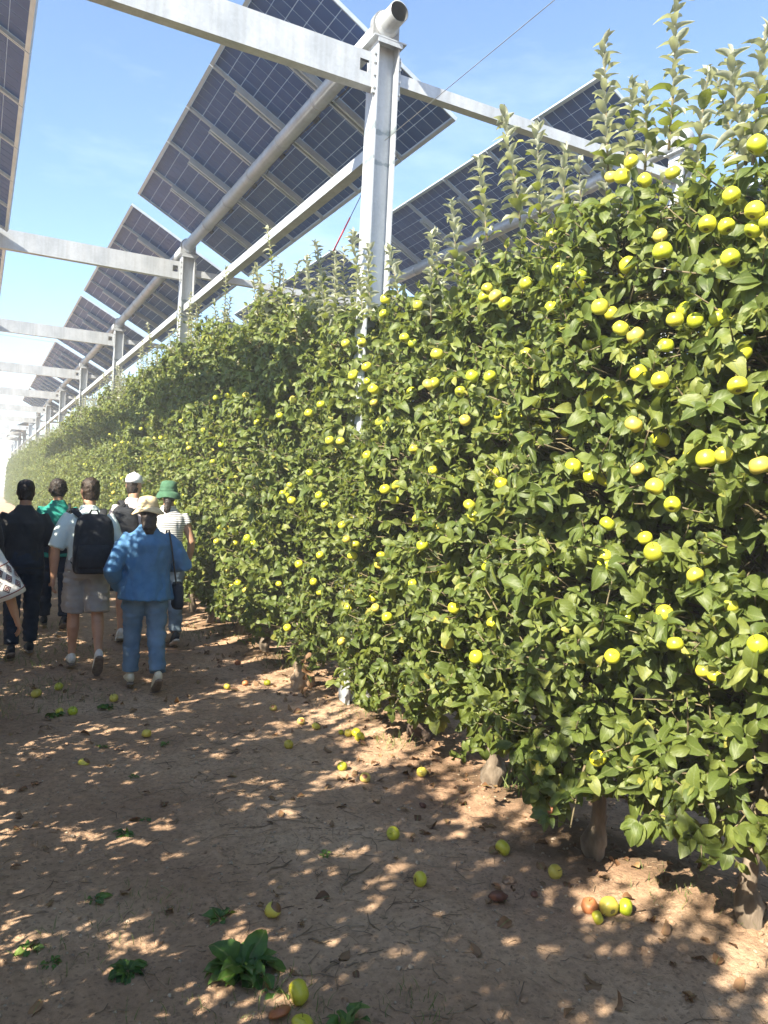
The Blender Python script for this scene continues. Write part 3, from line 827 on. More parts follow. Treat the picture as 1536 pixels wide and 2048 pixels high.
def grow_tree(seed, height=3.05, dens=1.0, width=0.62, depth=0.46, low=0.42, nshoot=7, burr=0.5, leaf=0.085, lean=0.0, fill=820, fork=False, extra=()):
    """returns trunk MB, branch MB, leaves list; local origin at the trunk's foot"""
    random.seed(seed)
    tr, br, lv = MB(), MB(), []
    # trunk
    K = 14; tp, rad = [], []
    wob = [(random.uniform(-0.03, 0.03), random.uniform(-0.03, 0.03)) for _ in range(K + 1)]
    for i in range(K + 1):
        t = i / K; z = -0.12 + t * (height + 0.02)
        tp.append((wob[i][0] * min(1, t * 4) + lean * t, wob[i][1] * min(1, t * 4), z)); rad.append(0.029 * (1 - t) ** 1.1 + 0.008)
    tr.loft(tp, rad, 10)
    # graft burr at the base: knobbly flared foot
    n0 = len(tr.v)
    fz = [-0.12, -0.04, 0.0, 0.04, 0.08, 0.12, 0.16, 0.20, 0.25, 0.31]
    tr.loft([(0.012 * math.sin(z * 23 + seed), 0.012 * math.cos(z * 19 + seed), z) for z in fz], [0.037 + burr * 0.040 * math.exp(-((z - 0.08) / 0.07) ** 2) - 0.055 * max(0, z - 0.12) + 0.05 * max(0, -z) for z in fz], 16)
    for i in range(n0, len(tr.v)):
        v = Vector(tr.v[i]); q = 1 + 0.38 * noise.noise(v * 17 + Vector((seed, 0, 0))) + 0.20 * noise.noise(v * 42)
        tr.v[i] = (v.x * q, v.y * q, v.z)
    if fork:
        tr.loft([(0.0, 0, 0.42), (-0.03, -0.07, 0.56), (-0.05, -0.13, 0.75), (-0.05, -0.17, 1.0)], [0.030, 0.026, 0.022, 0.014], 9)
    def trunk_at(z):
        t = max(0, min(1, (z + 0.12) / (height + 0.02))) * K; i = min(K - 1, int(t)); f = t - i
        return Vector(tp[i]).lerp(Vector(tp[i + 1]), f)
    def rosette(p, outd, n, light=0.0, sz=1.0):
        light += random.gauss(0, 0.13); sz *= random.uniform(0.8, 1.2)
        a0 = random.uniform(0, 6.28)
        for q in range(n):
            a = a0 + q * 2.4
            d = Vector((math.cos(a), math.sin(a), random.uniform(-0.1, 0.6))) * 0.8 + outd * 0.7
            lv.append(outward_leaf(p + d.normalized() * 0.012, d, leaf * sz * random.uniform(0.5, 1.28), rand_tint(light), random.uniform(0.15, 0.9), outd * 0.9))
    def shoot(p, d, length, step=0.027, silver=0.0, sz=1.0, r0=0.0045):
        n = max(3, int(length / 0.07)); pts = [p]; dd = d.normalized()
        for i in range(n):
            dd = (dd + rv(0.04 if silver else 0.10) + Vector((0, 0, 0.0 if silver else 0.05))).normalized(); pts.append(pts[-1] + dd * (length / n))
        br.loft(pts, [r0 * (1 - 0.75 * i / n) + 0.0007 for i in range(n + 1)], 5)
        m = int(length / step); a = random.uniform(0, 6.28)
        for i in range(m):
            t = (i + 0.5) / m * n; k = min(n - 1, int(t)); q = pts[k].lerp(pts[k + 1], t - k); ax = (pts[k + 1] - pts[k]).normalized()
            a += 2.39996
            s = ax.orthogonal().normalized(); s = Matrix.Rotation(a, 3, ax) @ s
            up = 0.75 if silver else 0.45
            frac = i / m
            size = leaf * sz * (1.0 - (0.25 if silver else 0.45) * frac) * random.uniform(0.8, 1.15)
            tint = 1.5 if (silver and random.random() < silver * (0.66 + 0.5 * frac)) else rand_tint(0.08 * frac)
            dirn = (s + ax * up * (0.45 + frac) + rv(0.30)).normalized()
            nn = ax * 1.0 - s * 0.5 + rv(0.45)
            lv.append((tuple(q), tuple(dirn), tuple(nn), size, tint))
        # terminal tuft
        for i in range(3):
            lv.append((tuple(pts[-1]), tuple((dd + rv(0.45)).normalized()), tuple(rv(1)), leaf * sz * 0.62, 1.5 if silver else rand_tint(0.2)))
    NL = int(34 * dens)
    for i in range(NL):
        z0 = low + 0.12 + (height - low - 0.35) * ((i + random.random()) / NL)
        phi = random.uniform(0, 2 * math.pi)
        dx, dy = math.cos(phi), math.sin(phi)
        tz = (z0 - low) / (height - low)
        shape = 1.0 - 0.35 * max(0, tz - 0.55) / 0.45
        l = random.uniform(0.65, 1.05) * shape * math.sqrt((dx * depth) ** 2 + (dy * width) ** 2) + 0.05
        hd = Vector((dx * depth, dy * width, 0)).normalized()
        rise = random.uniform(0.05, 0.5); sag = random.uniform(0.15, 0.75) + (0.25 if tz < 0.25 else 0)
        p0 = trunk_at(z0); n = 5; pts = []
        for k in range(n + 1):
            t = k / n; pts.append(p0 + hd * (l * t) + Vector((0, 0, l * (rise * t - sag * t * t))) + rv(0.018) * min(1, k))
        br.loft(pts, [0.012 * (1 - 0.75 * k / n) for k in range(n + 1)], 5)
        s = 0.22 * l
        while s < l:
            t = s / l * n; k = min(n - 1, int(t)); q = pts[k].lerp(pts[k + 1], t - k)
            side = Vector((hd.y, -hd.x, 0)) * random.choice((-1, 1))
            o = (hd * 0.5 + side * random.uniform(0.2, 1) + Vector((0, 0, random.uniform(-0.3, 0.7)))).normalized()
            e = q + o * random.uniform(0.03, 0.10)
            br.loft([q, e], [0.004, 0.003], 4)
            rosette(e, (o + hd).normalized(), random.randint(5, 7), 0.0)
            s += random.uniform(0.038, 0.075) / dens ** 0.3
        for _ in range(2 if tz < 0.85 else 1):
            t = random.uniform(0.4, 1) * n; k = min(n - 1, int(t)); q = pts[k].lerp(pts[k + 1], t - k)
            d = hd * random.uniform(0.2, 1.0) + rv(0.6) + Vector((0, 0, random.uniform(-0.35, 0.8)))
            shoot(q, d, random.uniform(0.12, 0.26), silver=0.0)
    for i in range(int(26 * dens)):
        z0 = random.uniform(low + 0.25, height - 0.1); a = random.uniform(0, 6.28); o = Vector((math.cos(a), math.sin(a), 0.3))
        rosette(trunk_at(z0) + o * 0.06, o, 5)
    # bearing wood filling the hedge between the limbs
    for i in range(int(fill * dens)):
        zz = random.uniform(low, height + 0.12); tz = (zz - low) / (height - low)
        a = random.uniform(0, 6.28); rr = math.sqrt(random.uniform(0.10, 1.0)) * (1.0 - 0.35 * max(0, tz - 0.6) / 0.4)
        o = Vector((math.cos(a) * depth * 1.05, math.sin(a) * width * 1.05, 0))
        e = Vector((lean * tz, 0, zz)) + o * rr; q = trunk_at(max(0.3, zz - random.uniform(0.02, 0.22) * rr))
        br.loft([q, q.lerp(e, 0.35) + Vector((0, 0, 0.03)) + rv(0.04), q.lerp(e, 0.7) + rv(0.05), e], [0.005, 0.004, 0.0035, 0.0025], 4)
        h_ = o.normalized()
        if random.random() < 0.3: shoot(e, h_ * 0.7 + Vector((0, 0, random.uniform(-0.2, 0.7))) + rv(0.4), random.uniform(0.10, 0.2))
        rosette(e, (h_ + rv(0.3)).normalized(), random.randint(6, 8), 0.03)
    for i in range(nshoot):
        z0 = random.uniform(height - 0.75, height - 0.1); a = random.uniform(0, 6.28)
        o = Vector((math.cos(a) * depth * 0.5, math.sin(a) * width * 0.7, 0)); base = trunk_at(z0) + o * random.uniform(0.1, 0.8)
        shoot(base, Vector((o.x * 0.25, o.y * 0.35, 1.0)), random.uniform(0.45, 1.0), step=0.019, silver=0.85, sz=1.0, r0=0.006)
    for (b0, b1) in extra:
        shoot(b0, b1 - b0, (b1 - b0).length, step=0.0140, silver=0.97, sz=1.22, r0=0.006)
    shoot(trunk_at(height), Vector((0, 0, 1)), random.uniform(0.3, 0.6), step=0.021, silver=0.8, r0=0.006)
    return tr, br, lv

LEAF_TINTS = [0.15, 0.35, 0.5, 0.7, 0.9, 1.5]
LEAF_OBJ = {}
for pi_, pr in enumerate(LP_HI):
    for ti_, tt in enumerate(LEAF_TINTS):
        LEAF_OBJ[(pi_, ti_)] = single_leaf_mesh(pr, tt, M['leaf'])

near_specs = [  # y, x, seed, label, kw
    (1.02, 2.86, 21, 'apple tree at the end of the row beside the forked trunk', dict(height=3.05, low=0.5)),
    (2.02, 2.87, 22, 'apple tree with forked lower trunk beside the irrigation hoses, tall silvery shoots on top', dict(height=2.95, nshoot=5, low=0.46, fork=True)),
    (2.72, 2.70, 23, 'apple tree with low drooping boughs and trunk beside the cluster of four fallen apples', dict(height=3.0, nshoot=6, low=0.38)),
    (3.72, 2.82, 24, 'apple tree with pale twisted trunk on a knobbly burr, grass at its foot', dict(height=2.95, nshoot=6, low=0.54, burr=0.9)),
    (4.67, 2.86, 25, 'apple tree growing from a dark swollen root burr', dict(height=3.0, nshoot=7, low=0.26, width=0.80, fill=1100, burr=0.6)),
    (5.88, 2.92, 26, 'apple tree crowding the steel post that has the open pipe end', dict(height=3.15, nshoot=8, low=0.22, width=0.78, fill=1050, burr=0.8)),
    (6.85, 2.80, 27, 'apple tree just past the open pipe post, behind the pale root stump', dict(height=3.3, nshoot=10, low=0.34)),
]
CAMV = Vector((0, 0, CAM_H))
near_trees = []
# tall one-year shoots standing above the crowns: (tip, foot) image positions, set in the plane of the row
SHOOTS = [((1352, 6), (1338, 300)), ((1204, 98), (1216, 340)), ((1014, 238), (1040, 440)), ((1072, 262), (1080, 430)), ((1456, 118), (1492, 330)), ((1532, 70), (1505, 330)),
          ((1122, 300), (1132, 430)), ((1262, 180), (1250, 350)), ((1300, 190), (1290, 340)), ((960, 330), (975, 480)), ((908, 412), (918, 580)), ((856, 474), (862, 640)), ((716, 474), (726, 640)), ((735, 500), (742, 640)),
          ((640, 492), (652, 640)), ((668, 510), (672, 640)), ((610, 520), (622, 650)), ((528, 540), (540, 680)), ((1400, 150), (1395, 330)), ((790, 500), (800, 620))]
shoot_pts = [(on_wall(*a, 2.62), on_wall(*b, 2.62)) for a, b in SHOOTS]
for (ty, tx, seed, lab, kw) in near_specs:
    base = Vector((tx, ty, gz(tx, ty) - 0.01))
    mine = [(q - base, p - base) for p, q in shoot_pts if min(near_specs, key=lambda n_: abs(n_[0] - q.y))[0] == ty]
    tr, br, lv = grow_tree(seed, dens=1.12, extra=mine, **kw)
    t = empty('apple_tree', base, 0, lab, 'tree', 'apple trees along the path')
    tr.obj('trunk', M['bark'], t); br.obj('branchwork', M['twig'], t)['kind'] = 'stuff'
    # the leaves that show largest are single leaves; the rest one crown
    score = sorted(range(len(lv)), key=lambda i: (Vector(lv[i][0]) + base - CAMV).length / lv[i][3] + (0 if lv[i][0][0] < 0 else 8))
    pick = set(score[:300])
    crown = link('crown', leaves_mesh('crown', [l for i, l in enumerate(lv) if i not in pick], LP_HI, M['leaf']), t)
    crown['kind'] = 'stuff'
    for i in pick:
        pos, d, n, ln, tint = lv[i]
        d = Vector(d).normalized(); x = d.cross(Vector(n)).normalized(); z = x.cross(d)
        ti_ = min(range(6), key=lambda q: abs(LEAF_TINTS[q] - tint))
        o = link('leaf', LEAF_OBJ[(i % len(LP_HI), ti_)], t)
        m3 = Matrix((x * ln, d * ln, z * ln)).transposed().to_4x4(); m3.translation = Vector(pos)
        o.matrix_local = m3
    near_trees.append((ty, t, base))

# variants for the rest of the rows (copies share their meshes)
variants = []
for s in range(6):
    tr, br, lv = grow_tree(60 + s, height=3.35 + 0.12 * (s % 3), dens=1.0, nshoot=11, leaf=0.088, low=0.32, fill=720)
    variants.append((tr.mesh('trunk', M['bark']), br.mesh('branchwork', M['twig']), leaves_mesh('crown', lv, LP_LO, M['leaf'])))
airy = []
for s in range(4):
    tr, br, lv = grow_tree(80 + s, height=2.80, dens=0.85, nshoot=12, leaf=0.098, low=0.40, fill=420)
    airy.append((tr.mesh('trunk', M['bark']), br.mesh('branchwork', M['twig']), leaves_mesh('crown', lv, LP_LO, M['leaf'])))
def tree_copy(x, y, label, group, s=None, sc_=1.0, rz=None, kinds=None):
    kinds = kinds or variants
    v = kinds[random.randrange(len(kinds)) if s is None else s]
    t = empty('apple_tree', (x, y, gz(x, y) - 0.02 if abs(y) < 40 else -0.02), random.choice((0, math.pi)) + random.uniform(-0.25, 0.25) if rz is None else rz, label, 'tree', group)
    t.scale = (sc_, sc_, sc_)
    link('trunk', v[0], t); link('branchwork', v[1], t)['kind'] = 'stuff'
    c = link('crown', v[2], t); c['kind'] = 'stuff'
    return t
random.seed(5)
row_trees = []
y = 7.82; i = 0
while y < 78:
    t = tree_copy(2.80 + random.uniform(-0.06, 0.06), y, f'apple tree of the fruit wall between the {ORD[min(10, int((y - PY) / PS))]} and {ORD[min(11, int((y - PY) / PS) + 1)]} posts from the open pipe', 'apple trees along the path', s=i % 6, sc_=random.uniform(0.98, 1.10))
    row_trees.append((y, t)); y += 0.98; i += 1
for y in (0.05, -0.9, -1.9):
    tree_copy(2.85, y, 'apple tree of the front row beyond the forked trunk, at the row end', 'apple trees along the path', sc_=0.98)
for r, x in ((1, 2.80 + PD), (2, 2.80 + 2 * PD)):
    for k in range(26 if r == 1 else 14):
        tree_copy(x + random.uniform(-0.08, 0.08), 0.8 + k * 1.35, 'apple tree in the row behind the fruit wall' if r == 1 else 'apple tree two rows behind the fruit wall', 'apple trees of the rows behind', sc_=random.uniform(0.9, 1.0))
for k in range(22):
    yy = -3.4 + k * 1.0
    tree_copy(2.80 - PD - 0.12 + random.uniform(-0.05, 0.05), yy + random.uniform(-0.1, 0.1), 'apple tree of the row shading the path', 'apple trees shading the path', sc_=random.uniform(0.92, 1.04), kinds=airy)

# fruit
random.seed(77)
def hang_apple(p, r, parent_y):
    cand = near_trees + [(yy, t, t.location.copy()) for yy, t in row_trees[:24]]
    ty, t, b = min(cand, key=lambda c: abs(c[0] - parent_y))
    o = link('apple', random.choice(ME_APPLE), t)
    s = t.scale.x; d = p - Vector(b)
    inv = Matrix.Rotation(-t.rotation_euler.z, 3, 'Z')
    o.location = (inv @ d) / s
    o.rotation_euler = (random.uniform(-0.7, 0.7), random.uniform(-0.7, 0.7), random.uniform(0, 6))
    o.scale = [r / s] * 3
for (u, v) in TREE_APPLES:
    x = 2.43 + random.uniform(-0.10, 0.08)
    p = on_wall(u, v, x)
    hang_apple(p, random.uniform(0.029, 0.0385), p.y)
for _ in range(190):
    y = random.uniform(1.6, 22); p = Vector((random.uniform(2.32, 2.62), y, random.uniform(0.6, 2.9)))
    hang_apple(p, random.uniform(0.033, 0.040), y)

# ------------------------------------------------------------------ windfall on the ground
def fallen(me_mats, r, lump=0.06, seed=0, squash=1.0, stem=True):
    return mesh_apple('fallen_apple', me_mats, lump=lump, seed=seed, squash=squash, stem=stem)
FA = {
    'green': fallen([M['apple_green'], M['calyx']], 1, seed=1), 'yellow': fallen([M['apple'], M['calyx']], 1, seed=2),
    'dull': fallen([M['apple_dull'], M['calyx']], 1, 0.10, 3), 'spot': fallen([M['apple_spot'], M['calyx']], 1, 0.06, 4, stem=False),
    'half': fallen([M['apple_half'], M['calyx']], 1, 0.09, 5), 'rot': fallen([M['apple_rot'], M['calyx']], 1, 0.16, 6, 0.9),
    'dark': fallen([M['apple_dark'], M['calyx']], 1, 0.30, 8, 0.72, False),
}
WINDFALL = [  # u, v(base of the apple), radius, kind, tilt, label
    (597, 2012, .040, 'green', 1.3, 'yellow-green fallen apple lying against the leafy dock weed'),
    (558, 2042, .038, 'rot', .5, 'crushed orange-brown rotten apple beside the dock weed'),
    (604, 2062, .036, 'green', .2, 'green fallen apple in the weeds below the crushed rotten one'),
    (545, 1838, .033, 'half', .4, 'half-rotten yellow apple with brown collapsed top, behind the dock weed'),
    (785, 1682, .035, 'green', 1.2, 'yellow-green fallen apple on bare sunlit dirt beside thin twigs'),
    (1005, 1712, .038, 'green', 1.0, 'yellow-green fallen apple with a dark calyx hollow in the sunny patch'),
    (840, 1775, .034, 'green', 1.6, 'green-yellow fallen apple on shaded bare dirt'),
    (1110, 1760, .034, 'dull', 1.0, 'dull brownish yellow apple in the shade near a tree trunk'),
    (995, 1810, .037, 'dark', .3, 'dark reddish brown rotten apple sunk in the dirt'),
    (1178, 1829, .036, 'rot', .4, 'orange-brown rotten apple at one end of the cluster of four'),
    (1216, 1834, .042, 'dull', 1.3, 'largest yellow apple in the cluster of four, with a brown patch'),
    (1250, 1832, .035, 'yellow', 1.5, 'round yellow apple at the trunk end of the cluster of four'),
    (1195, 1850, .027, 'green', 1.1, 'small green apple in front of the cluster of four'),
    (1103, 1631, .033, 'rot', .2, 'orange-brown apple on sunlit dirt between two trunks'),
    (1109, 1602, .035, 'green', 1.1, 'yellow-green apple under the low hanging bough'),
    (1112, 1572, .033, 'dull', .4, 'dull apple half hidden behind the low hanging leaves'),
    (843, 1555, .034, 'dull', .2, 'brownish yellow apple at the edge of the damp soil patch'),
    (684, 1543, .033, 'green', .1, 'green-yellow apple upright on the path beside a thin twig'),
    (730, 1566, .034, 'spot', .1, 'yellow apple showing a round brown rotten spot, on the sunlit path'),
    (577, 1498, .033, 'dull', .5, 'yellow-brown apple alone on the middle of the path'),
    (632, 1460, .031, 'half', .5, 'yellow apple with one brown side near withered leaves'),
    (602, 1450, .030, 'spot', .1, 'small apple with a round brown rotten spot beside the half brown one'),
    (719, 1484, .035, 'yellow', 1.0, 'bright yellow apple at the front of the row of four by the tree burr'),
    (712, 1474, .033, 'yellow', .6, 'bright yellow apple tucked behind another bright one'),
    (696, 1474, .029, 'dull', .5, 'dull yellow apple between the small green and the bright ones'),
    (682, 1470, .020, 'green', .5, 'smallest green apple at the end of the row of four'),
    (873, 1469, .036, 'green', 1.2, 'bright yellow-green apple beside the dark root burr'),
    (921, 1434, .033, 'dull', .5, 'orange-yellow apple half hidden under foliage behind the dark burr'),
    (985, 1430, .030, 'yellow', .5, 'yellow apple behind the pale twisted trunk'),
    (293, 1476, .034, 'dull', .3, 'orange-yellow apple alone on the shaded side of the path'),
    (546, 1423, .030, 'spot', .7, 'brownish apple on the path between people and root burr'),
    (454, 1380, .031, 'dull', .4, 'yellow-brown apple on the path closest to the walker in blue'),
    (490, 1372, .029, 'rot', .4, 'brown rotten apple between two yellow ones on the path'),
    (534, 1372, .031, 'green', .3, 'yellow-green apple on the path nearest the pale root stump'),
    (475, 1331, .032, 'rot', .2, 'orange-brown rotten apple in the shade at the foot of the fruit wall'),
    (72, 1396, .042, 'dull', .3, 'yellow apple in the grass behind the embroidered blouse'),
    (117, 1381, .036, 'green', .4, 'green apple in the grass behind the walker with the backpack'),
    (227, 1404, .036, 'dull', .5, 'yellow apple beside a small weed behind the walker in blue'),
    (145, 1431, .036, 'yellow', .5, 'larger yellow apple of a pair in the weeds on the path'),
    (118, 1430, .030, 'green', .5, 'smaller green apple of a pair in the weeds on the path'),
    (845, 1617, .020, 'dark', .3, 'small shrivelled dark apple beside the damp soil patch'),
    (1068, 1796, .016, 'dark', .3, 'tiny shrivelled black fruit beside the dark rotten apple'),
    (168, 1531, .036, 'half', .2, 'trampled brown-yellow apple flattened on the path'),
]
random.seed(3)
for (u, v, r, kind, tilt, lab) in WINDFALL:
    p = on_ground(u, v)
    d = Vector((p.x, p.y, 0)).normalized()
    p = p + d * r * 0.55
    o = link('fallen_apple', FA[kind]); tag(o, lab, 'apple', 'windfall apples on the ground')
    flat = 0.55 if 'flatten' in lab or 'crushed' in lab else 1.0
    o.scale = (r, r, r * flat)
    az = random.uniform(0, 6.28)
    o.rotation_euler = (tilt, 0, az) if kind not in ('spot', 'half') else (random.uniform(-.2, .2), random.uniform(-.2, .2), random.uniform(-.4, .4))
    o.location = (p.x, p.y, gz(p.x, p.y) + r * 0.84 * flat)

# ------------------------------------------------------------------ burrs, stump
def knob(name, loc, dims, mat, label, cat, seed):
    b = MB(); b.ball((0, 0, 0), 1.0, 20, 14)
    for i, v in enumerate(b.v):
        v = Vector(v); q = 1 + 0.28 * noise.noise(v * 1.8 + Vector((seed, 0, 0))) + 0.16 * noise.noise(v * 4.5 + Vector((0, seed, 0))) + 0.06 * noise.noise(v * 11)
        b.v[i] = (v.x * q * dims[0], v.y * q * dims[1], v.z * q * dims[2])
    o = b.obj(name, mat); o.location = loc
    return tag(o, label, cat)
p = on_ground(612, 1378)
knob('root_stump', (p.x, p.y + 0.08, 0.10), (0.10, 0.085, 0.15), M['stump'], 'pale knobbly root stump at the foot of the fruit wall', 'stump', 2)
knob('root_burr', (2.84, 4.62, 0.13), (0.095, 0.09, 0.15), M['burr'], 'dark swollen root burr around a tree foot beside a bright apple', 'burr', 5)
knob('root_burr', (2.88, 5.78, 0.14), (0.10, 0.10, 0.17), M['burr'], 'dark hollowed root burr at the tree by the post', 'burr', 9)

# ------------------------------------------------------------------ weeds, grass, litter
def dock_proto(seed, w=0.2, wav=0.05):
    ts = (0, 0.12, 0.3, 0.5, 0.7, 0.88, 1.0); hw = [q * w / 0.285 for q in (0.03, 0.10, 0.20, 0.28, 0.285, 0.18, 0.02)]
    return leaf_proto(ts, hw, 0.3, 0.45, wav, 0.2, seed)
WEED_P = [dock_proto(i, 0.22 + 0.06 * (i % 3), 0.085) for i in range(5)]
def weed(u, v, n, size, label, spread=1.0, up=0.5, low_=0.0, tint=0.4, mat='weed', protos=None, group='weeds on the path'):
    size *= 0.72; p = on_ground(u, v); L = []
    a = random.uniform(0, 6)
    for i in range(n):
        a += 2.4; t = (i + 0.5) / n
        r = spread * size * 0.25 * math.sqrt(t)
        pos = Vector((math.cos(a) * r, math.sin(a) * r, 0.004 + low_ * random.random()))
        d = Vector((math.cos(a), math.sin(a), up * (1.5 - 1.4 * t) + random.uniform(-0.3, 0.5))) + rv(0.35)
        nn = Vector((-math.cos(a) * 0.4, -math.sin(a) * 0.4, 1)) + rv(0.65)
        L.append((tuple(pos), tuple(d), tuple(nn), size * random.uniform(0.4, 1.15) * (1 - 0.2 * t), min(1, max(0, random.gauss(tint, 0.22)))))
    me = leaves_mesh('weed', L, protos or WEED_P, M[mat])
    for vtx in me.vertices:      # ragged, crinkled blades
        vtx.co += noise.noise_vector(vtx.co * 60) * size * 0.06 + noise.noise_vector(vtx.co * 25) * size * 0.07
    o = link('weed', me)
    o.location = (p.x, p.y, gz(p.x, p.y))
    return tag(o, label, 'weed', group)
random.seed(9)
weed(487, 1945, 44, 0.19, 'large leafy dock weed with broad green leaves and an upright blade', 0.9, 1.1)
weed(545, 1985, 7, 0.11, 'small leaf tuft between the dock weed and the yellow-green apple', 0.8, 0.4)
weed(440, 1840, 8, 0.11, 'wilting small weed with drooping leaves behind the dock weed', 0.6, 0.6, tint=0.3)
weed(190, 1800, 9, 0.085, 'small broadleaf weed alone on the shaded path', 1.0, 0.3)
weed(250, 1668, 16, 0.07, 'low spreading weed patch in the middle of the path', 1.6, 0.25)
weed(290, 1640, 8, 0.06, 'thin weed beside the low spreading patch', 1.2, 0.4)
weed(255, 1945, 46, 0.085, 'wide dark low weed clump on the shaded path', 1.6, 0.5, tint=0.1)
weed(265, 1555, 7, 0.06, 'sparse little weed beside a flattened brown apple', 1.2, 0.3)
weed(330, 1490, 8, 0.06, 'tiny weed near the lone orange-yellow apple', 1.0, 0.4)
weed(205, 1495, 8, 0.06, 'tiny dark weed on the shaded path edge', 1.2, 0.3)
weed(216, 1418, 12, 0.10, 'weed tuft holding a yellow apple behind the walkers', 1.0, 0.7)
weed(110, 1432, 16, 0.09, 'weed patch around a pair of apples', 1.5, 0.4)
weed(690, 2060, 14, 0.13, 'broadleaf weed at the path beyond the crushed rotten apple', 1.3, 0.7)
weed(650, 1712, 14, 0.05, 'dry pale weed sprig among fine twigs', 1.6, 0.3, tint=0.9)
weed(597, 1370, 8, 0.085, 'bright green weed sprout in front of the pale root stump', 0.8, 0.8, tint=0.9)
weed(60, 1900, 12, 0.07, 'ragged pale weed on the edge of the path', 1.5, 0.3, tint=0.8)
weed(100, 1930, 10, 0.06, 'ragged small weed near the edge of the path', 1.5, 0.3, tint=0.6)
BLADE = [leaf_proto((0, 0.35, 0.7, 1.0), (0.022, 0.026, 0.018, 0.003), 0.4, c, 0.0, 0.4, i) for i, c in enumerate((0.3, 0.6, 0.15))]
def grass_tuft(x, y, n, h, r, L):
    for _ in range(n):
        a = random.uniform(0, 6.28); q = r * math.sqrt(random.random()); px, py = x + math.cos(a) * q, y + math.sin(a) * q
        L.append(((px, py, gz(px, py) - 0.004), (random.gauss(0, .4), random.gauss(0, .4), 1), tuple(rv(1)), h * random.uniform(0.5, 1.2), min(1, max(0, random.gauss(0.45, 0.28)))))
G_ = []
for (x, y, n, h, r) in ((3.0, 3.62, 90, 0.15, 0.16), (2.95, 3.45, 50, 0.12, 0.12), (2.65, 4.60, 60, 0.08, 0.16), (2.72, 5.3, 70, 0.08, 0.25), (2.55, 3.62, 30, 0.05, 0.15),
                         (2.75, 2.35, 60, 0.06, 0.22), (0.55, 7.0, 160, 0.07, 0.35), (0.75, 8.4, 220, 0.09, 0.55), (0.35, 6.4, 120, 0.07, 0.4), (0.45, 9.6, 200, 0.1, 0.7), (0.9, 6.55, 60, 0.06, 0.25),
                         (2.9, 7.2, 120, 0.1, 0.4), (2.7, 9.0, 160, 0.1, 0.6), (0.6, 3.1, 50, 0.05, 0.25), (0.35, 2.95, 40, 0.05, 0.2), (2.9, 2.05, 40, 0.06, 0.15), (0.95, 2.35, 60, 0.06, 0.16), (0.62, 2.42, 60, 0.05, 0.2), (1.05, 2.12, 40, 0.06, 0.12), (1.35, 2.14, 40, 0.06, 0.12), (0.7, 3.15, 40, 0.05, 0.15)):
    grass_tuft(x, y, n, h, r, G_)
tag(link('grass', leaves_mesh('grass', G_, BLADE, M['grass'])), 'thin grass tufts under the trees and on the path', 'grass', kind='stuff')

def scatter_litter():
    random.seed(41)
    # twigs and stalks
    b = MB()
    for _ in range(2300):
        x = random.uniform(-0.2, 3.4); y = random.uniform(1.5, 9.0)
        if random.random() < 0.35: x = random.gauss(1.5, 0.35)
        L = random.choice((0.03, 0.04, 0.05, 0.08, 0.12)) * random.uniform(0.7, 1.4); a = random.uniform(0, 3.14)
        dx, dy = math.cos(a) * L / 2, math.sin(a) * L / 2; bend = random.uniform(-0.2, 0.2) * L
        r = random.uniform(0.0009, 0.0024)
        pts = []
        for t in (-1, 0, 1):
            px, py = x + dx * t + (bend * -math.sin(a) if t == 0 else 0), y + dy * t + (bend * math.cos(a) if t == 0 else 0)
            pts.append((px, py, gz(px, py) + 0.003 + random.uniform(0, 0.004)))
        b.loft(pts, [r, r, r * 0.7], 4)
    tag(b.obj('dry_twigs', M['straw']), 'dry twigs and stalks littering the dirt path', 'twigs', kind='stuff')
    p = MB()
    for _ in range(2200):
        x = random.uniform(-0.2, 3.6); y = random.uniform(1.5, 8.0); r = random.uniform(0.003, 0.008) * (1.8 if random.random() < 0.06 else 1)
        n0 = len(p.v); p.ball((x, y, gz(x, y) + r * 0.3), (r, r * random.uniform(.7, 1.2), r * 0.7), 6, 4)
        for i in range(n0, len(p.v)):
            q = p.v[i]; p.v[i] = (q[0] + random.uniform(-.2, .2) * r, q[1] + random.uniform(-.2, .2) * r, q[2] + random.uniform(-.15, .15) * r)
    tag(p.obj('pebbles', M['pebble'], smooth=False), 'small pale pebbles and crumbs of dry earth', 'pebbles', kind='stuff')
    cl = MB()
    for _ in range(520):
        x = random.uniform(-0.2, 3.5); y = random.uniform(1.5, 8.5); r = random.uniform(0.006, 0.016) * (1.7 if random.random() < 0.08 else 1)
        if random.random() < 0.45: x = random.gauss(2.75, 0.3)
        n0 = len(cl.v); cl.ball((x, y, gz(x, y) + r * 0.15), (r * random.uniform(.8, 1.5), r * random.uniform(.8, 1.5), r * 0.75), 8, 6)
        for i in range(n0, len(cl.v)):
            v = Vector(cl.v[i]); q = noise.noise_vector(v * 90) * r * 0.55; cl.v[i] = tuple(v + q)
    tag(cl.obj('clods', M['dirt'], smooth=False), 'crumbly clods of dry earth along the path', 'clods', kind='stuff')
    L = []
    for _ in range(560):
        x = random.uniform(-0.2, 3.5); y = random.uniform(1.6, 10)
        if random.random() < 0.5: x = random.gauss(2.6, 0.35)
        a = random.uniform(0, 6.28)
        L.append(((x, y, gz(x, y) + random.uniform(0.004, 0.014)), (math.cos(a), math.sin(a), random.uniform(-0.15, 0.25)), tuple(Vector((0, 0, random.choice((1, 1, -1)))) + rv(0.35)), random.uniform(0.035, 0.08), random.random()))
    tag(link('fallen_leaves', leaves_mesh('fallen_leaves', L, LP_HI, M['dead_leaf'])), 'curled brown fallen leaves scattered on the dirt', 'leaves', kind='stuff')
scatter_litter()
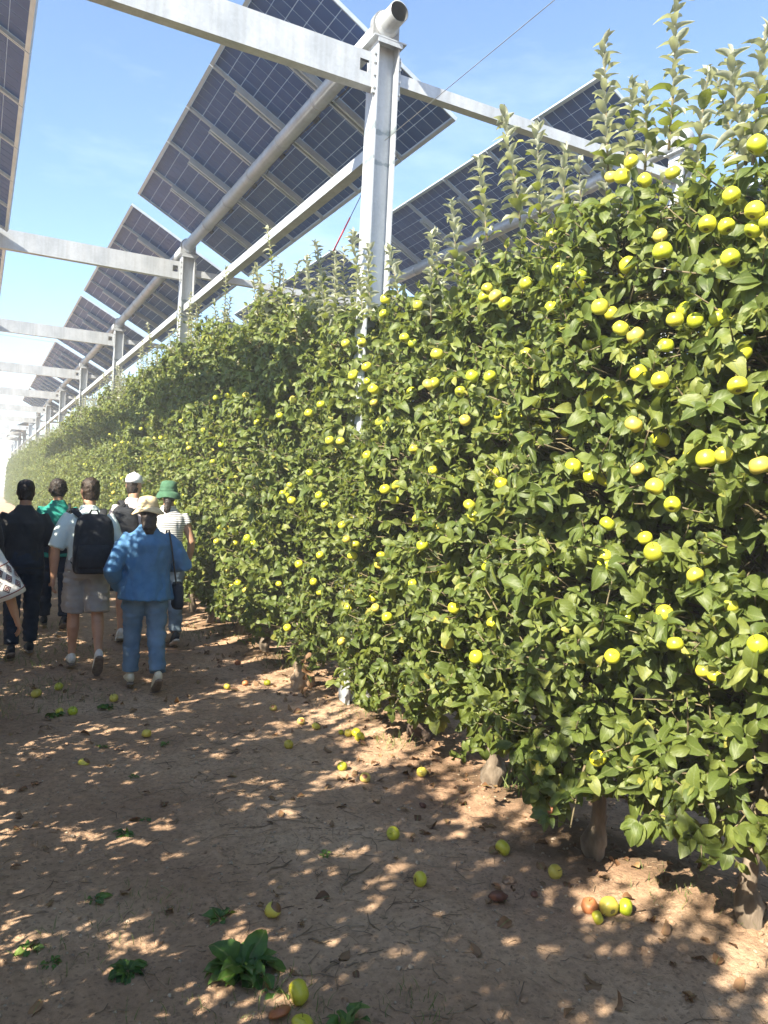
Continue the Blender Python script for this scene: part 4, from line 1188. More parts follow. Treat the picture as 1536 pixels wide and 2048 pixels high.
# a few larger sticks
random.seed(8)
for (u, v, L, a, lab) in ((720, 1745, 0.22, 0.5, 'long thin stick lying across the sunlit path'), (690, 1765, 0.20, 0.9, 'crooked thin stick just below another long one'), (470, 1585, 0.2, -0.8, 'dark bent twig on the shaded path near a flattened apple'),
                         (690, 1930, 0.11, -0.5, 'short pale split stick on the bare dirt'), (560, 1735, 0.16, 0.4, 'straight dark twig at the edge of a light patch'), (640, 1885, 0.09, -0.6, 'pale broken twig near the dock weed')):
    p = on_ground(u, v); b = MB(); pts = []
    for i in range(6):
        t = i / 5 - 0.5; x = p.x + math.cos(a) * L * t; yy = p.y + math.sin(a) * L * t + 0.012 * math.sin(i * 1.7)
        pts.append((x - p.x, yy - p.y, gz(x, yy) - gz(p.x, p.y) + 0.005 + 0.003 * random.random()))
    b.loft(pts, [0.0035, 0.004, 0.0038, 0.0034, 0.003, 0.002], 6)
    o = b.obj('stick', M['straw']); o.location = (p.x, p.y, gz(p.x, p.y)); tag(o, lab, 'stick', 'sticks on the path')
# withered bunch on the tree by the post
L = []
for i in range(16):
    z = 0.42 - 0.02 * i
    L.append(((-0.5 + random.gauss(0, .02), -0.15 + random.gauss(0, .03), z), tuple(rv(0.6) + Vector((0, 0, -1))), tuple(rv(1)), random.uniform(0.05, 0.08), random.uniform(0.4, 0.9)))
link('withered_leaves', leaves_mesh('withered_leaves', L, LP_HI, M['dead_leaf']), near_trees[5][1])['kind'] = 'stuff'

# ------------------------------------------------------------------ people
M['skin'] = simple('skin_tan', (0.42, 0.235, 0.15), (0.50, 0.29, 0.19), scale=10, rough=0.55)
M['skin_dark'] = simple('skin_brown', (0.34, 0.18, 0.11), (0.40, 0.22, 0.14), scale=10, rough=0.55)
M['hair'] = simple('dark_hair', (0.012, 0.009, 0.008), (0.030, 0.021, 0.016), scale=40, rough=0.5, bump=0.6, bscale=120)
M['hair_brown'] = simple('brown_hair', (0.020, 0.013, 0.009), (0.045, 0.029, 0.019), scale=40, rough=0.5, bump=0.6, bscale=120)
M['denim_shirt'] = simple('blue_denim_shirt', (0.050, 0.140, 0.280), (0.070, 0.180, 0.340), scale=14, rough=0.85, bump=0.9, bscale=17, sheen=0.1)
M['jeans'] = simple('blue_jeans', (0.085, 0.150, 0.235), (0.15, 0.235, 0.34), scale=7, rough=0.85, bump=0.9, bscale=17)
M['jeans_grey'] = simple('grey_jeans', (0.10, 0.14, 0.18), (0.16, 0.21, 0.26), scale=7, rough=0.85, bump=0.9, bscale=17)
M['navy'] = simple('navy_trousers', (0.014, 0.020, 0.032), (0.026, 0.034, 0.050), scale=9, bump=0.8, bscale=16, rough=0.85)
M['black_cloth'] = simple('black_cotton', (0.020, 0.020, 0.021), (0.036, 0.035, 0.035), scale=9, bump=0.8, bscale=16, rough=0.9, sheen=0.1)
M['mint'] = simple('pale_mint_tee', (0.58, 0.68, 0.66), (0.66, 0.75, 0.73), scale=9, bump=0.8, bscale=16, rough=0.9)
M['white_cloth'] = simple('white_cotton', (0.66, 0.65, 0.63), (0.74, 0.73, 0.71), scale=9, bump=0.8, bscale=16, rough=0.9)
M['grey_shorts'] = simple('grey_shorts', (0.30, 0.29, 0.285), (0.37, 0.36, 0.35), scale=9, bump=0.8, bscale=16, rough=0.9)
M['grey_tee'] = simple('warm_grey_tee', (0.42, 0.37, 0.37), (0.50, 0.45, 0.45), scale=9, bump=0.8, bscale=16, rough=0.9)
M['teal'] = simple('teal_blouse', (0.012, 0.19, 0.15), (0.02, 0.25, 0.195), scale=9, bump=0.8, bscale=16, rough=0.8)
M['straw_hat'] = simple('straw_hat', (0.62, 0.47, 0.27), (0.74, 0.59, 0.37), scale=30, rough=0.9, bump=0.5, bscale=160)
M['green_hat'] = simple('green_felt_hat', (0.040, 0.105, 0.060), (0.060, 0.145, 0.085), scale=20, rough=0.95)
M['white_cap'] = simple('white_cap', (0.62, 0.63, 0.68), (0.74, 0.75, 0.79), scale=20, rough=0.9)
M['shoe_cream'] = simple('cream_shoe', (0.55, 0.50, 0.38), (0.66, 0.61, 0.48), scale=20, rough=0.8)
M['shoe_white'] = simple('white_shoe', (0.62, 0.60, 0.57), (0.74, 0.72, 0.69), scale=20, rough=0.8)
M['shoe_black'] = simple('black_shoe', (0.02, 0.02, 0.02), (0.04, 0.04, 0.04), scale=20, rough=0.7)
M['sole'] = simple('rubber_sole', (0.16, 0.12, 0.09), (0.24, 0.19, 0.15), scale=30, rough=0.9)
M['sole_pale'] = simple('pale_sole', (0.50, 0.46, 0.40), (0.6, 0.56, 0.5), scale=30, rough=0.9)
M['stitch'] = simple('maroon_embroidery', (0.16, 0.045, 0.04), (0.24, 0.07, 0.06), scale=60, rough=0.9)
M['stitch2'] = simple('grey_embroidery', (0.10, 0.07, 0.08), (0.16, 0.11, 0.12), scale=60, rough=0.9)
M['eye'] = simple('eye_dark', (0.02, 0.015, 0.012), (0.03, 0.02, 0.015), rough=0.2)

def striped():
    m, nt, o = new_mat('striped_cotton'); L = nt.links
    tc = nd(nt, 'ShaderNodeTexCoord'); sp = nd(nt, 'ShaderNodeSeparateXYZ'); L.new(tc.outputs['Object'], sp.inputs[0])
    mu = nd(nt, 'ShaderNodeMath', operation='MULTIPLY'); L.new(sp.outputs['Z'], mu.inputs[0]); mu.inputs[1].default_value = 42.0
    fr = nd(nt, 'ShaderNodeMath', operation='FRACT'); L.new(mu.outputs[0], fr.inputs[0])
    r = ramp(nt, [(0.62, (0.70, 0.70, 0.68)), (0.68, (0.10, 0.11, 0.14))]); L.new(fr.outputs[0], r.inputs[0])
    b = nd(nt, 'ShaderNodeBsdfPrincipled', Roughness=0.9); L.new(r.outputs[0], b.inputs['Base Color']); L.new(b.outputs[0], o.inputs[0])
    return m
M['stripes'] = striped()

def person(loc, heading, H, label, top, bottom, skin='skin', hair='hair', hair_style='short', g=1.0, legs=((0, 0, 0), (0, 0, 0)),
           arms=None, shoes=('shoe_white', 'sole_pale'), lean=0.02, turn=0.0, hat=None, nod=0.0):
    """built facing +Y, feet on z = 0. legs: (thigh swing, knee bend, heel lift) for left, right; arms: (elbow, wrist) offsets in heights"""
    root = empty('person', (loc[0], loc[1], gz(loc[0], loc[1])), heading, label, 'person', 'people walking along the orchard path')
    hip_z = 0.52 * H; foot = []
    for s, (a, k, e) in zip((-1, 1), legs):
        hp = Vector((s * 0.052 * H * (0.7 + 0.3 * g), 0, hip_z)); kn = hp + Vector((s * 0.004 * H, math.sin(a), -math.cos(a))) * 0.245 * H
        an = kn + Vector((0, math.sin(a - k), -math.cos(a - k))) * 0.232 * H
        rot = Matrix.Rotation(-e, 3, 'X')
        low_ = min((rot @ Vector((0, yy, -0.048 * H))).z for yy in (-0.035 * H, 0.07 * H, 0.112 * H))
        foot.append((hp, kn, an, rot, an.z + low_))
    dz = -min(f[4] for f in foot)
    U = Vector((0, 0, dz))
    def ly(z): return lean * H * max(0, (z - hip_z - dz)) / (0.5 * H)
    def T(zf): return zf * H + dz
    # ---- skin: one continuous body
    b = MB()
    tor = [(0.505, .070, .055), (0.53, .088, .064), (0.60, .074, .056), (0.68, .080, .060), (0.75, .094, .062), (0.795, .066, .046), (0.828, .036, .036), (0.85, .033, .035), (0.885, .032, .034)]
    b.loft([(0, ly(T(z)), T(z)) for z, _, _ in tor], [(rx * H * g * .84, ry * H * (0.5 + 0.5 * g) * .80) if z < 0.7 else ((rx * H * g * .95, ry * H * .9) if z < 0.84 else (rx * H, ry * H)) for z, rx, ry in tor], 16)
    hc = Vector((0, ly(T(0.93)) + 0.012 * H, T(0.933)))
    hr = Matrix.Rotation(turn, 3, 'Z') @ Matrix.Rotation(-nod, 3, 'X')
    def hp_(x, y, z): return hc + hr @ Vector((x * H, y * H, z * H))
    b.loft([hp_(0, .012, -.064), hp_(0, .010, -.052), hp_(0, .004, -.025), hp_(0, 0, .005), hp_(0, -.002, .035), hp_(0, -.003, .055), hp_(0, -.003, .066)],
           [(.018 * H, .020 * H), (.030 * H, .036 * H), (.040 * H, .047 * H), (.0445 * H, .054 * H), (.042 * H, .052 * H), (.028 * H, .036 * H), (.008 * H, .012 * H)], 16)
    b.ball(hp_(0, .056, -.012), (.008 * H, .013 * H, .013 * H), 8, 6)
    for s in (-1, 1): b.ball(hp_(s * .046, -.004, -.006), (.006 * H, .012 * H, .019 * H), 8, 6)
    arm_pts = []
    for i, s in enumerate((-1, 1)):
        S = Vector((s * 0.094 * H * (0.6 + 0.4 * g), ly(T(0.80)), T(0.795)))
        eo, wo = arms[i] if arms else ((s * .040, -.015, -.175), (s * .012, .035, -.150))
        E_ = S + Vector(eo) * H; W_ = E_ + Vector(wo) * H
        arm_pts.append((S, E_, W_))
        b.loft([S, S.lerp(E_, .35), E_, E_.lerp(W_, .35), W_], [(.026 if top['sleeve'] == 'cap' else .019) * H, (.029 if top['sleeve'] == 'cap' else .023) * H, .0235 * H, .0245 * H, .0165 * H], 12)
        # palm
        d = (W_ - E_).normalized(); sd = Vector((0, 1, 0)) - d * d.y
        sd = sd.normalized() if sd.length > 1e-3 else Vector((1, 0, 0))
        b.loft([W_, W_ + d * .020 * H, W_ + d * .050 * H], [(.017 * H, .012 * H), (.023 * H, .013 * H), (.024 * H, .011 * H)], 10, side=sd)
    for hp, kn, an, rot, _ in foot:
        hp, kn, an = hp + U, kn + U, an + U
        cf = Vector((0, -0.012 * H, 0))
        ls_ = 0.70 if bottom['len'] == 'long' else 1.0
        b.loft([hp, hp.lerp(kn, .5), kn, kn.lerp(an, .3) + cf * ls_, kn.lerp(an, .65), an], [.036 * H * ls_, (.030 if ls_ == 1 else .039 * ls_) * H, .031 * H * ls_, .033 * H * ls_, .024 * H * ls_, .019 * H], 12)
        b.loft([an, an + rot @ Vector((0, .03 * H, -.022 * H)), an + rot @ Vector((0, .085 * H, -.032 * H))], [.020 * H, .019 * H, .014 * H], 10)
    me = remeshed(b, 'body', M[skin], 0.010, 4)
    # fingers are added to the same mesh so that they stay apart
    fb = MB()
    for i, s in enumerate((-1, 1)):
        S, E_, W_ = arm_pts[i]; d = (W_ - E_).normalized(); sd = Vector((0, 1, 0)) - d * d.y
        sd = sd.normalized() if sd.length > 1e-3 else Vector((1, 0, 0))
        nrm = d.cross(sd) * (-s)
        for q, (off, ln) in enumerate(((.018, .040), (.006, .046), (-.006, .043), (-.018, .034))):
            p0 = W_ + d * .046 * H + sd * off * H
            fb.loft([p0, p0 + d * ln * .45 * H + nrm * .003 * H, p0 + d * ln * .75 * H + nrm * .012 * H, p0 + d * ln * .9 * H + nrm * .022 * H], [.0055 * H, .0052 * H, .0048 * H, .0035 * H], 7)
        p0 = W_ + d * .015 * H + sd * .018 * H
        fb.loft([p0, p0 + (d * .6 + sd * .7) * .024 * H, p0 + (d * .9 + sd * .35) * .045 * H + nrm * .006 * H], [.0075 * H, .0065 * H, .0045 * H], 7)
    n0 = len(me.vertices); vs = [tuple(v.co) for v in me.vertices] + fb.v
    fs = [tuple(p.vertices) for p in me.polygons] + [tuple(n0 + i for i in f) for f in fb.f]
    bm_ = bpy.data.meshes.new('body'); bm_.from_pydata(vs, [], fs); bm_.materials.append(M[skin])
    bm_.polygons.foreach_set('use_smooth', [True] * len(bm_.polygons)); bm_.update()
    link('body', bm_, root)
    for s in (-1, 1):
        eb = MB(); eb.ball(hp_(s * .017, .047, .004), .0055 * H, 8, 6); eb.obj('eye', M['eye'], root)
    # ---- top
    mat, hem, wid, sl, slr, wr = top['mat'], top['hem'], top.get('wid', 1.0), top['sleeve'], top.get('sr', 1.0), top.get('wr', 0.011)
    c = MB(); hw = top.get('hemw', .098 * g); hd = top.get('hemd', .074)
    rings = [(hem, hw, hd), (0.60, max(.083 * g * wid, .5 * (hw + .083)), .068 * wid), (0.68, .088 * g * wid, .072 * wid), (0.75, .101 * g * wid, .074 * wid), (0.79, .094 * g * (.5 + .5 * wid), .064), (0.815, .070 * (.6 + .4 * g), .054), (0.835, .050, .046), (0.856, .040, .041)]
    rings = [r for i, r in enumerate(rings) if i == 0 or r[0] > hem + 0.03]
    c.loft([(0, ly(T(z)), T(z)) for z, _, _ in rings], [(rx * H, ry * H) for _, rx, ry in rings], 20)
    for S, E_, W_ in arm_pts:
        path = [S + (S - E_).normalized() * 0.012 * H, S.lerp(E_, .35), S.lerp(E_, .7), E_, E_.lerp(W_, .5), W_]
        rr = [.028, .037, .037, .036, .033, .027]
        nkeep = {'cap': 2, 'short': 3, 'elbow': 4, 'three': 5, 'long': 6}[sl]
        c.loft(path[:nkeep], [q * H * (1 + (slr - 1) * min(1, 0.15 + i_ * 0.35)) for i_, q in enumerate(rr[:nkeep])], 14)
    me = remeshed(c, 'top', M[mat], 0.011, 5, wr, 8.0, (1.0, 1.0, 0.55), seed=loc[0] * 7)
    link('shirt' if sl != 'none' else 'top', me, root)
    # ---- bottom
    mat, length, lw = bottom['mat'], bottom['len'], bottom.get('w', 1.0)
    c = MB()
    c.loft([(0, 0, T(0.468)), (0, 0, T(0.52)), (0, ly(T(.57)), T(0.57)), (0, ly(T(.605)), T(0.605))], [(.090 * H * g, .076 * H), (.102 * H * g, .086 * H * (0.5 + .5 * g)), (.096 * H * g, .078 * H), (.084 * H * g, .070 * H)], 18)
    for hp, kn, an, rot, _ in foot:
        hp, kn, an = hp + U, kn + U, an + U
        path = [hp + Vector((0, 0, .01 * H)), hp.lerp(kn, .4), hp.lerp(kn, .85), kn, kn.lerp(an, .5), kn.lerp(an, .93)]
        rr = [.058, .056, .052 if length == 'shorts' else .044, .043, .040, .038]
        nk = 3 if length == 'shorts' else 6
        if length == 'shorts': path = [path[0], path[1], hp.lerp(kn, bottom.get('cut', .95))]; rr = [.058, .062, .062]
        c.loft(path[:nk], [q * H * lw for q in rr[:nk]], 14)
    me = remeshed(c, 'bottom', M[mat], 0.011, 4, 0.013, 9.0, (0.7, 0.7, 1.5), seed=loc[1] * 3)
    link('shorts' if length == 'shorts' else 'trousers', me, root)
    # ---- shoes
    for hp, kn, an, rot, _ in foot:
        an = an + U; c = MB(); q = H / 1.7
        prof = [(-.062, -.045, .026, .030), (-.045, -.030, .034, .050), (-.01, -.022, .037, .060), (.04, -.030, .039, .050), (.09, -.045, .044, .034), (.14, -.052, .043, .026), (.182, -.058, .030, .018)]
        c.loft([an + rot @ (Vector((0, y_, z_)) * q) for y_, z_, _, _ in prof], [(rx * q, rz * q) for _, _, rx, rz in prof], 14, side=(1, 0, 0))
        so = c.obj('shoe', M[shoes[0]], root)
        c = MB()
        prof = [(-.070, .020), (-.05, .036), (0, .037), (.05, .039), (.10, .046), (.15, .043), (.190, .022)]
        c.loft([an + rot @ (Vector((0, y_, -.073)) * q) for y_, _ in prof], [(rx * q, .012 * q) for _, rx in prof], 12, side=(1, 0, 0), power=3)
        c.obj('sole', M[shoes[1]], so)
    # ---- hair
    c = MB()
    if hair_style in ('short', 'curly', 'long', 'tail', 'under'):
        k = 1.16 if hair_style == 'curly' else (0.86 if hat else 1.0)
        c.loft([hp_(0, -.026, -.052), hp_(0, -.018, -.015), hp_(0, -.010, .020), hp_(0, -.006, .046), hp_(0, -.004, .064), hp_(0, -.003, .072)],
               [(.034 * H * k, .030 * H * k), (.046 * H * k, .045 * H * k), (.0485 * H * k, .055 * H * k), (.044 * H * k, .052 * H * k), (.028 * H * k, .034 * H * k), (.006 * H, .008 * H)], 16)
    if hair_style == 'curly':
        for _ in range(26):
            a = random.uniform(0, 6.28); zz = random.uniform(-.055, .06); rr = .046 * math.sqrt(max(.05, 1 - (zz / .085) ** 2))
            if math.sin(a) > 0.55 and zz < .03: continue
            c.ball(hp_(math.cos(a) * rr, math.sin(a) * rr - .01, zz), random.uniform(.012, .020) * H, 8, 6)
    if hair_style == 'long':
        c.loft([hp_(0, -.035, .0), hp_(0, -.050, -.05), hp_(0, -.056, -.10), hp_(0, -.052, -.135)], [(.040 * H, .022 * H), (.042 * H, .025 * H), (.038 * H, .022 * H), (.020 * H, .012 * H)], 12)
    if hair_style == 'tail':
        c.loft([hp_(0, -.045, .0), hp_(-.01, -.062, -.05), hp_(-.018, -.064, -.11), hp_(-.012, -.060, -.16)], [(.022 * H, .018 * H), (.024 * H, .018 * H), (.022 * H, .016 * H), (.008 * H, .006 * H)], 10)
    me = remeshed(c, 'hair', M[hair], 0.008, 3, 0.006 if hair_style != 'curly' else 0.010, 45.0, (1, 1, 0.5 if hair_style != 'curly' else 1))
    link('hair', me, root)
    return root, dict(arm=arm_pts, head=hp_, T=T, ly=ly, foot=foot, U=U, H=H, hr=hr, hc=hc)

def bucket_hat(root, k, H, mat, label, brim=.085, h=.062, droop=.030, cat='hat'):
    """hat resting on the head, a thing of its own: crown, band, brim"""
    t = empty('bucket_hat', (0, 0, 0), 0, label, cat)
    mw = Matrix.Translation(root.location) @ Matrix.Rotation(root.rotation_euler.z, 4, 'Z')
    t.matrix_world = mw @ Matrix.Translation(k['hc']) @ k['hr'].to_4x4()
    c = MB(); z0 = .012
    c.loft([(0, 0, z0 * H), (0, -.001 * H, (z0 + h * .55) * H), (0, -.001 * H, (z0 + h * .92) * H), (0, -.001 * H, (z0 + h * 1.04) * H)], [(.056 * H, .064 * H), (.052 * H, .060 * H), (.044 * H, .051 * H), (.020 * H, .026 * H)], 24)
    for i, v in enumerate(c.v):
        v = Vector(v); q = 1 + 0.05 * noise.noise(v * 22); c.v[i] = (v.x * q, v.y * q, v.z)
    c.obj('crown', M[mat], t)
    c = MB(); n = 32; rings = ((.055, .063, z0 + .004), (.070, .077, z0 - droop * .45), (brim, brim + .006, z0 - droop), (brim - .001, brim + .005, z0 - droop - .004), (.069, .076, z0 - droop * .45 - .004), (.054, .062, z0))
    for rx, ry, z in rings:
        for j in range(n):
            th = 2 * math.pi * j / n; w = 0.006 * math.sin(3 * th + 1) * (rx - .05) / .03
            c.v.append((rx * H * math.cos(th), ry * H * math.sin(th), (z + w) * H))
    for i in range(6):
        for j in range(n):
            a, b_ = i * n, ((i + 1) % 6) * n; c.face([a + j, a + (j + 1) % n, b_ + (j + 1) % n, b_ + j])
    c.obj('brim', M[mat], t)
    c = MB(); c.loft([(0, 0, (z0 + .004) * H), (0, 0, (z0 + .018) * H)], [(.0570 * H, .0650 * H), (.0558 * H, .0638 * H)], 24, caps=False); c.obj('band', M[mat], t)
    return t

def ball_cap(root, k, H, mat, label):
    t = empty('baseball_cap', (0, 0, 0), 0, label, 'cap')
    mw = Matrix.Translation(root.location) @ Matrix.Rotation(root.rotation_euler.z, 4, 'Z')
    t.matrix_world = mw @ Matrix.Translation(k['hc']) @ k['hr'].to_4x4()
    c = MB()
    c.loft([(0, -.002 * H, .016 * H), (0, -.002 * H, .038 * H), (0, -.002 * H, .060 * H), (0, -.002 * H, .074 * H), (0, -.002 * H, .079 * H)], [(.0505 * H, .0595 * H), (.0505 * H, .0590 * H), (.042 * H, .050 * H), (.022 * H, .028 * H), (.006 * H, .008 * H)], 20)
    c.obj('crown', M[mat], t)
    c = MB(); c.loft([(0, .045 * H, .022 * H), (0, .085 * H, .019 * H), (0, .105 * H, .012 * H)], [(.045 * H, .004 * H), (.042 * H, .004 * H), (.022 * H, .003 * H)], 12, side=(1, 0, 0)); c.obj('visor', M[mat], t)
    c = MB(); c.ball((0, -.002 * H, .080 * H), (.007 * H, .007 * H, .004 * H), 8, 5); c.obj('button', M[mat], t)
    return t

def backpack(root, k, H, label, w=.175, h=.52, d=.17, ztop=.80, dx=0.0):
    t = empty('backpack', (0, 0, 0), 0, label, 'backpack', 'black backpacks worn by the walkers')
    t.matrix_world = Matrix.Translation(root.location) @ Matrix.Rotation(root.rotation_euler.z, 4, 'Z')
    z1 = k['T'](ztop); z0 = z1 - h; yb = -0.072 * H + k['ly'](z1) - d * .5
    c = MB()
    ss = [(0, .80, .75), (.03, .93, .95), (.10, 1.0, 1.0), (.45, 1.0, 1.02), (.75, .96, .92), (.90, .84, .74), (.97, .62, .5), (1.0, .40, .3)]
    c.loft([(dx, yb, z0 + h * a) for a, _, _ in ss], [(w * x, d * .5 * y) for _, x, y in ss], 28, power=3.2)
    me = remeshed(c, 'body', M['black'], 0.010, 4, 0.005, 7.0)
    link('bag_body', me, t)
    c = MB(); ss = [(.10, .70, .5), (.13, .82, .8), (.30, .84, .9), (.46, .80, .7), (.49, .66, .4)]
    c.loft([(dx, yb - d * .44, z0 + h * a) for a, _, _ in ss], [(w * x, d * .16 * y) for _, x, y in ss], 20, power=3.2); c.obj('front_pocket', M['black'], t)
    c = MB(); c.loft([(dx - .045, yb + d * .3, z1 - .02), (dx - .025, yb + d * .3, z1 + .03), (dx + .025, yb + d * .3, z1 + .03), (dx + .045, yb + d * .3, z1 - .02)], [.009] * 4, 8); c.obj('handle', M['strap'], t)
    for s in (-1, 1):
        sx = s * .072 * H; zs = k['T'](.822)
        c = MB()
        c.loft([(sx * .75 + dx, yb + d * .42, z1 - .05), (sx * .9, -.058 * H + k['ly'](zs), zs - .010 * H), (sx, k['ly'](zs), zs + .012 * H), (sx, .052 * H + k['ly'](zs), zs - .020 * H), (sx, .082 * H, zs - .09 * H), (sx * 1.15, .070 * H, zs - .20 * H), (sx * 1.3, 0, zs - .245 * H), (sx * 1.0, yb + d * .4, z0 + .07)],
               [(.024, .008), (.034, .010), (.036, .010), (.036, .010), (.034, .009), (.018, .006), (.013, .005), (.013, .005)], 8, side=(1, 0, 0))
        c.obj('strap', M['strap'], t)
    return t

random.seed(19)
# woman in blue
r, k = person((1.30, 6.66), R(-3), 1.58, 'person in a loose blue denim shirt and jeans, seen from behind', dict(mat='denim_shirt', hem=.455, hemw=.148, hemd=.128, wid=1.22, sleeve='long', sr=1.28, wr=.016),
              dict(mat='jeans', len='long', w=1.12), hair='hair_brown', hair_style='long', g=1.22, legs=((.10, .06, 0), (-.20, .30, .62)), hat=True,
              arms=(((-.078, -.055, -.175), (.045, .105, -.105)), ((.095, -.04, -.150), (-.06, .145, -.015))), shoes=('shoe_cream', 'sole'), nod=.12)
bucket_hat(r, k, 1.58, 'straw_hat', 'straw coloured bucket hat worn by the walker in blue denim')
b = MB(); H = 1.58; T = k['T']
sb = empty('shoulder_bag', (0, 0, 0), 0, 'small dark blue bag on a thin strap at the side of the walker in blue', 'bag')
sb.matrix_world = Matrix.Translation(r.location) @ Matrix.Rotation(r.rotation_euler.z, 4, 'Z')
MB().loft([(.155, .115, T(.70)), (.165, .06, T(.825)), (.168, -.03, T(.832)), (.180, -.118, T(.75)), (.205, -.132, T(.64)), (.235, -.09, T(.55)), (.262, .02, T(.51))], [(.007, .003)] * 7, 6).obj('strap', M['strap'], sb)
MB().loft([(.275, .03, T(.40)), (.275, .03, T(.42)), (.272, .03, T(.52)), (.268, .03, T(.54))], [(.035, .09), (.045, .115), (.042, .11), (.03, .09)], 18, power=3.5).obj('bag_body', M['navy'], sb)
# man with backpack and grey shorts
r, k = person((0.93, 7.50), R(-2), 1.735, 'person in pale mint tee and grey shorts walking with bare legs', dict(mat='mint', hem=.50, hemw=.112, hemd=.082, wid=1.10, sleeve='elbow', sr=1.22),
              dict(mat='grey_shorts', len='shorts', w=1.02, cut=.96), hair='hair_brown', hair_style='short', g=1.12, legs=((.16, .10, 0), (-.20, .42, .85)), skin='skin',
              arms=(((-.060, -.02, -.17), (-.005, .025, -.155)), ((.055, -.02, -.17), (-.01, .075, -.13))), shoes=('shoe_white', 'sole'), turn=R(18))
backpack(r, k, 1.735, 'large black backpack over the pale mint tee', w=.175, h=.54, d=.20, ztop=.815, dx=.03)
# man in black tee
person((0.44, 8.35), R(2), 1.72, 'person with black hair in a black tee and dark trousers', dict(mat='black_cloth', hem=.49, hemw=.115, hemd=.085, wid=1.12, sleeve='elbow', sr=1.2), dict(mat='navy', len='long', w=1.05), skin='skin_dark', g=1.10,
       legs=((-.14, .20, .35), (.12, .05, 0)), shoes=('shoe_black', 'sole'), arms=(((-.05, -.02, -.17), (0, .04, -.15)), ((.055, -.015, -.17), (.008, .02, -.155))))
# person in teal
r, k = person((0.86, 9.75), R(0), 1.72, 'person with curly dark hair in a teal green blouse with a dark strap', dict(mat='teal', hem=.47, hemw=.118, hemd=.085, wid=1.12, sleeve='short', sr=1.15), dict(mat='navy', len='long', w=1.0), hair_style='curly', g=1.12,
              legs=((.12, .05, 0), (-.12, .2, .35)), shoes=('shoe_black', 'sole'), turn=R(-10))
sb = empty('shoulder_strap', (0, 0, 0), 0, 'dark bag strap crossing the back of the teal blouse', 'strap')
sb.matrix_world = Matrix.Translation(r.location)
MB().loft([(.13, .03, k['T'](.835)), (.12, -.085, k['T'](.80)), (.02, -.150, k['T'](.71)), (-.10, -.148, k['T'](.62)), (-.19, -.08, k['T'](.55)), (-.235, .02, k['T'](.52))], [(.018, .005)] * 6, 6).obj('strap', M['strap'], sb)
MB().loft([(-.25, .04, k['T'](.42)), (-.25, .04, k['T'](.44)), (-.245, .04, k['T'](.53))], [(.04, .10), (.05, .12), (.03, .10)], 14, power=3).obj('bag_body', M['black'], sb)
# man in white cap
r, k = person((1.56, 8.85), R(-4), 1.82, 'tall person in warm grey tee and navy shorts ahead of the walker in blue', dict(mat='grey_tee', hem=.49, hemw=.108, hemd=.08, wid=1.08, sleeve='short', sr=1.15), dict(mat='navy', len='shorts', w=1.1), g=1.08,
              legs=((-.12, .15, .3), (.14, .06, 0)), turn=R(-28), hat=True, hair_style='under', shoes=('shoe_white', 'sole_pale'))
ball_cap(r, k, 1.82, 'white_cap', 'white baseball cap on the tall walker in grey')
backpack(r, k, 1.82, 'black backpack slung on the walker with the white cap', w=.15, h=.48, d=.17, ztop=.80, dx=-.11)
# woman in green hat
r, k = person((1.87, 8.50), R(-2), 1.74, 'person in black and white striped top and grey jeans beside the fruit wall', dict(mat='stripes', hem=.50, hemw=.105, hemd=.078, wid=1.05, sleeve='cap', sr=1.15, wr=.004), dict(mat='jeans_grey', len='long', w=1.05), hair_style='tail', g=1.05, hat=True,
              legs=((.10, .05, 0), (-.12, .2, .4)), shoes=('shoe_black', 'sole_pale'), arms=(((-.05, -.02, -.17), (.0, .05, -.15)), ((.055, -.015, -.165), (.012, .10, -.12))))
bucket_hat(r, k, 1.74, 'green_hat', 'green felt bucket hat on the walker in stripes', brim=.078, droop=.040, h=.066)
# person in embroidered blouse at the edge of the path
r, k = person((-0.115, 5.62), R(4), 1.60, 'person in white blouse with embroidered wide sleeves and black trousers', dict(mat='white_cloth', hem=.45, hemw=.128, hemd=.10, wid=1.18, sleeve='elbow', sr=1.1), dict(mat='navy', len='long', w=1.1), skin='skin', hair_style='long', g=1.15,
              legs=((.10, .05, 0), (-.10, .2, .3)), shoes=('shoe_black', 'sole'), arms=(((-.05, -.02, -.17), (0, .05, -.15)), ((.085, -.01, -.150), (.055, .02, -.170))))
S, E_, W_ = k['arm'][1]
ax0, ax1 = S.lerp(E_, .30), E_.lerp(W_, .50)
def sleeve_pt(u, a, off=0.0):
    c0 = ax0.lerp(ax1, u); d = (ax1 - ax0).normalized(); sd = Vector((0, -1, 0)) - d * (-d.y); sd.normalize(); bb = d.cross(sd)
    rr = 0.066 + 0.045 * u + off
    return c0 + (sd * math.cos(a) + bb * math.sin(a)) * rr
c = MB(); n = 28; m_ = 9
for lay in (0.0, -0.004):
    for i in range(m_):
        for j in range(n): c.v.append(tuple(sleeve_pt(i / (m_ - 1), 2 * math.pi * j / n, lay + 0.004 * math.sin(j * 1.3 + i))))
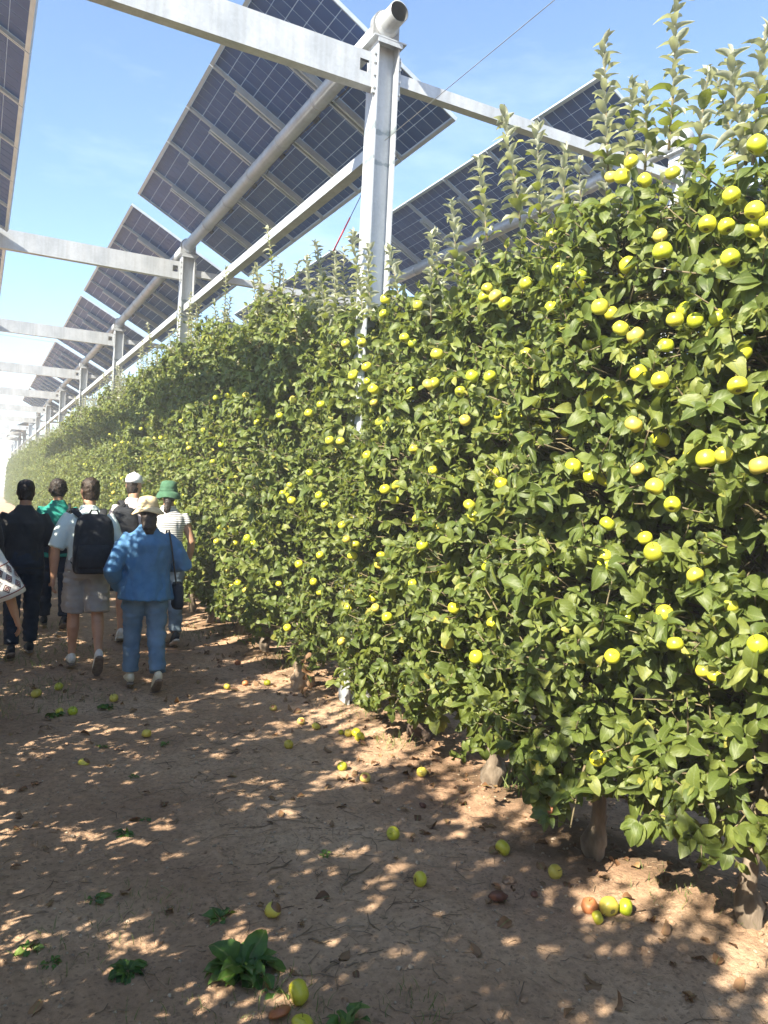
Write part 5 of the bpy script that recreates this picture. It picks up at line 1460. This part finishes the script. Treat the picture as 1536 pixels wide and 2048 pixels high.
for i in range(m_ - 1):
    for j in range(n):
        j2 = (j + 1) % n; a = i * n; q = m_ * n
        c.face([a + j, a + j2, a + n + j2, a + n + j]); c.face([q + a + j, q + a + n + j, q + a + n + j2, q + a + j2])
for j in range(n):
    j2 = (j + 1) % n; a = (m_ - 1) * n; q = m_ * n; c.face([a + j, a + j2, q + a + j2, q + a + j])
slv = c.obj('sleeve', M['white_cloth'], r)
def band(u0, u1, mat):
    c = MB()
    for u in (u0, u1):
        for j in range(n): c.v.append(tuple(sleeve_pt(u, 2 * math.pi * j / n, .0065)))
    for j in range(n): j2 = (j + 1) % n; c.face([j, j2, n + j2, n + j])
    c.obj('embroidered_band', M[mat], slv)
band(.33, .35, 'stitch'); band(.90, .92, 'stitch')
def diamond(u, a, s, mat, inner):
    c = MB(); su, sa = s, s * 2.6
    for q in (1.0, inner):
        for (du, da) in ((-su, 0), (0, sa), (su, 0), (0, -sa)): c.v.append(tuple(sleeve_pt(u + du * q, a + da * q, .0068)))
    for j in range(4): j2 = (j + 1) % 4; c.face([j, j2, 4 + j2, 4 + j])
    c.obj('embroidered_diamond', M[mat], slv)
for row_, u in enumerate((.45, .62, .79)):
    for i in range(8):
        a = 2 * math.pi * (i + .5 * (row_ % 2)) / 8
        diamond(u, a, .098, 'stitch2', .66); diamond(u, a, .050, 'stitch', .45)
# dark figure at the edge of the frame
person((-0.07, 7.95), R(0), 1.83, 'person in dark clothes half behind the embroidered blouse', dict(mat='black_cloth', hem=.49, hemw=.112, hemd=.082, wid=1.1, sleeve='long', sr=1.1), dict(mat='navy', len='long', w=1.0), skin='skin_dark', g=1.08, legs=((.12, .05, 0), (-.12, .2, .35)), shoes=('shoe_black', 'sole'))

# ------------------------------------------------------------------ the air
HAZE = 0.0045
m, nt, o_ = new_mat('haze_air')
pv = nt.nodes.new('ShaderNodeVolumePrincipled')
pv.inputs['Color'].default_value = (0.92, 0.96, 1.0, 1)
pv.inputs['Density'].default_value = HAZE
pv.inputs['Anisotropy'].default_value = 0.0
nt.links.new(pv.outputs[0], o_.inputs['Volume'])
hz = MB().box((-510, -510, -1.2), (510, 510, 7.2)).obj('haze', m, None, False)
tag(hz, kind='stuff')
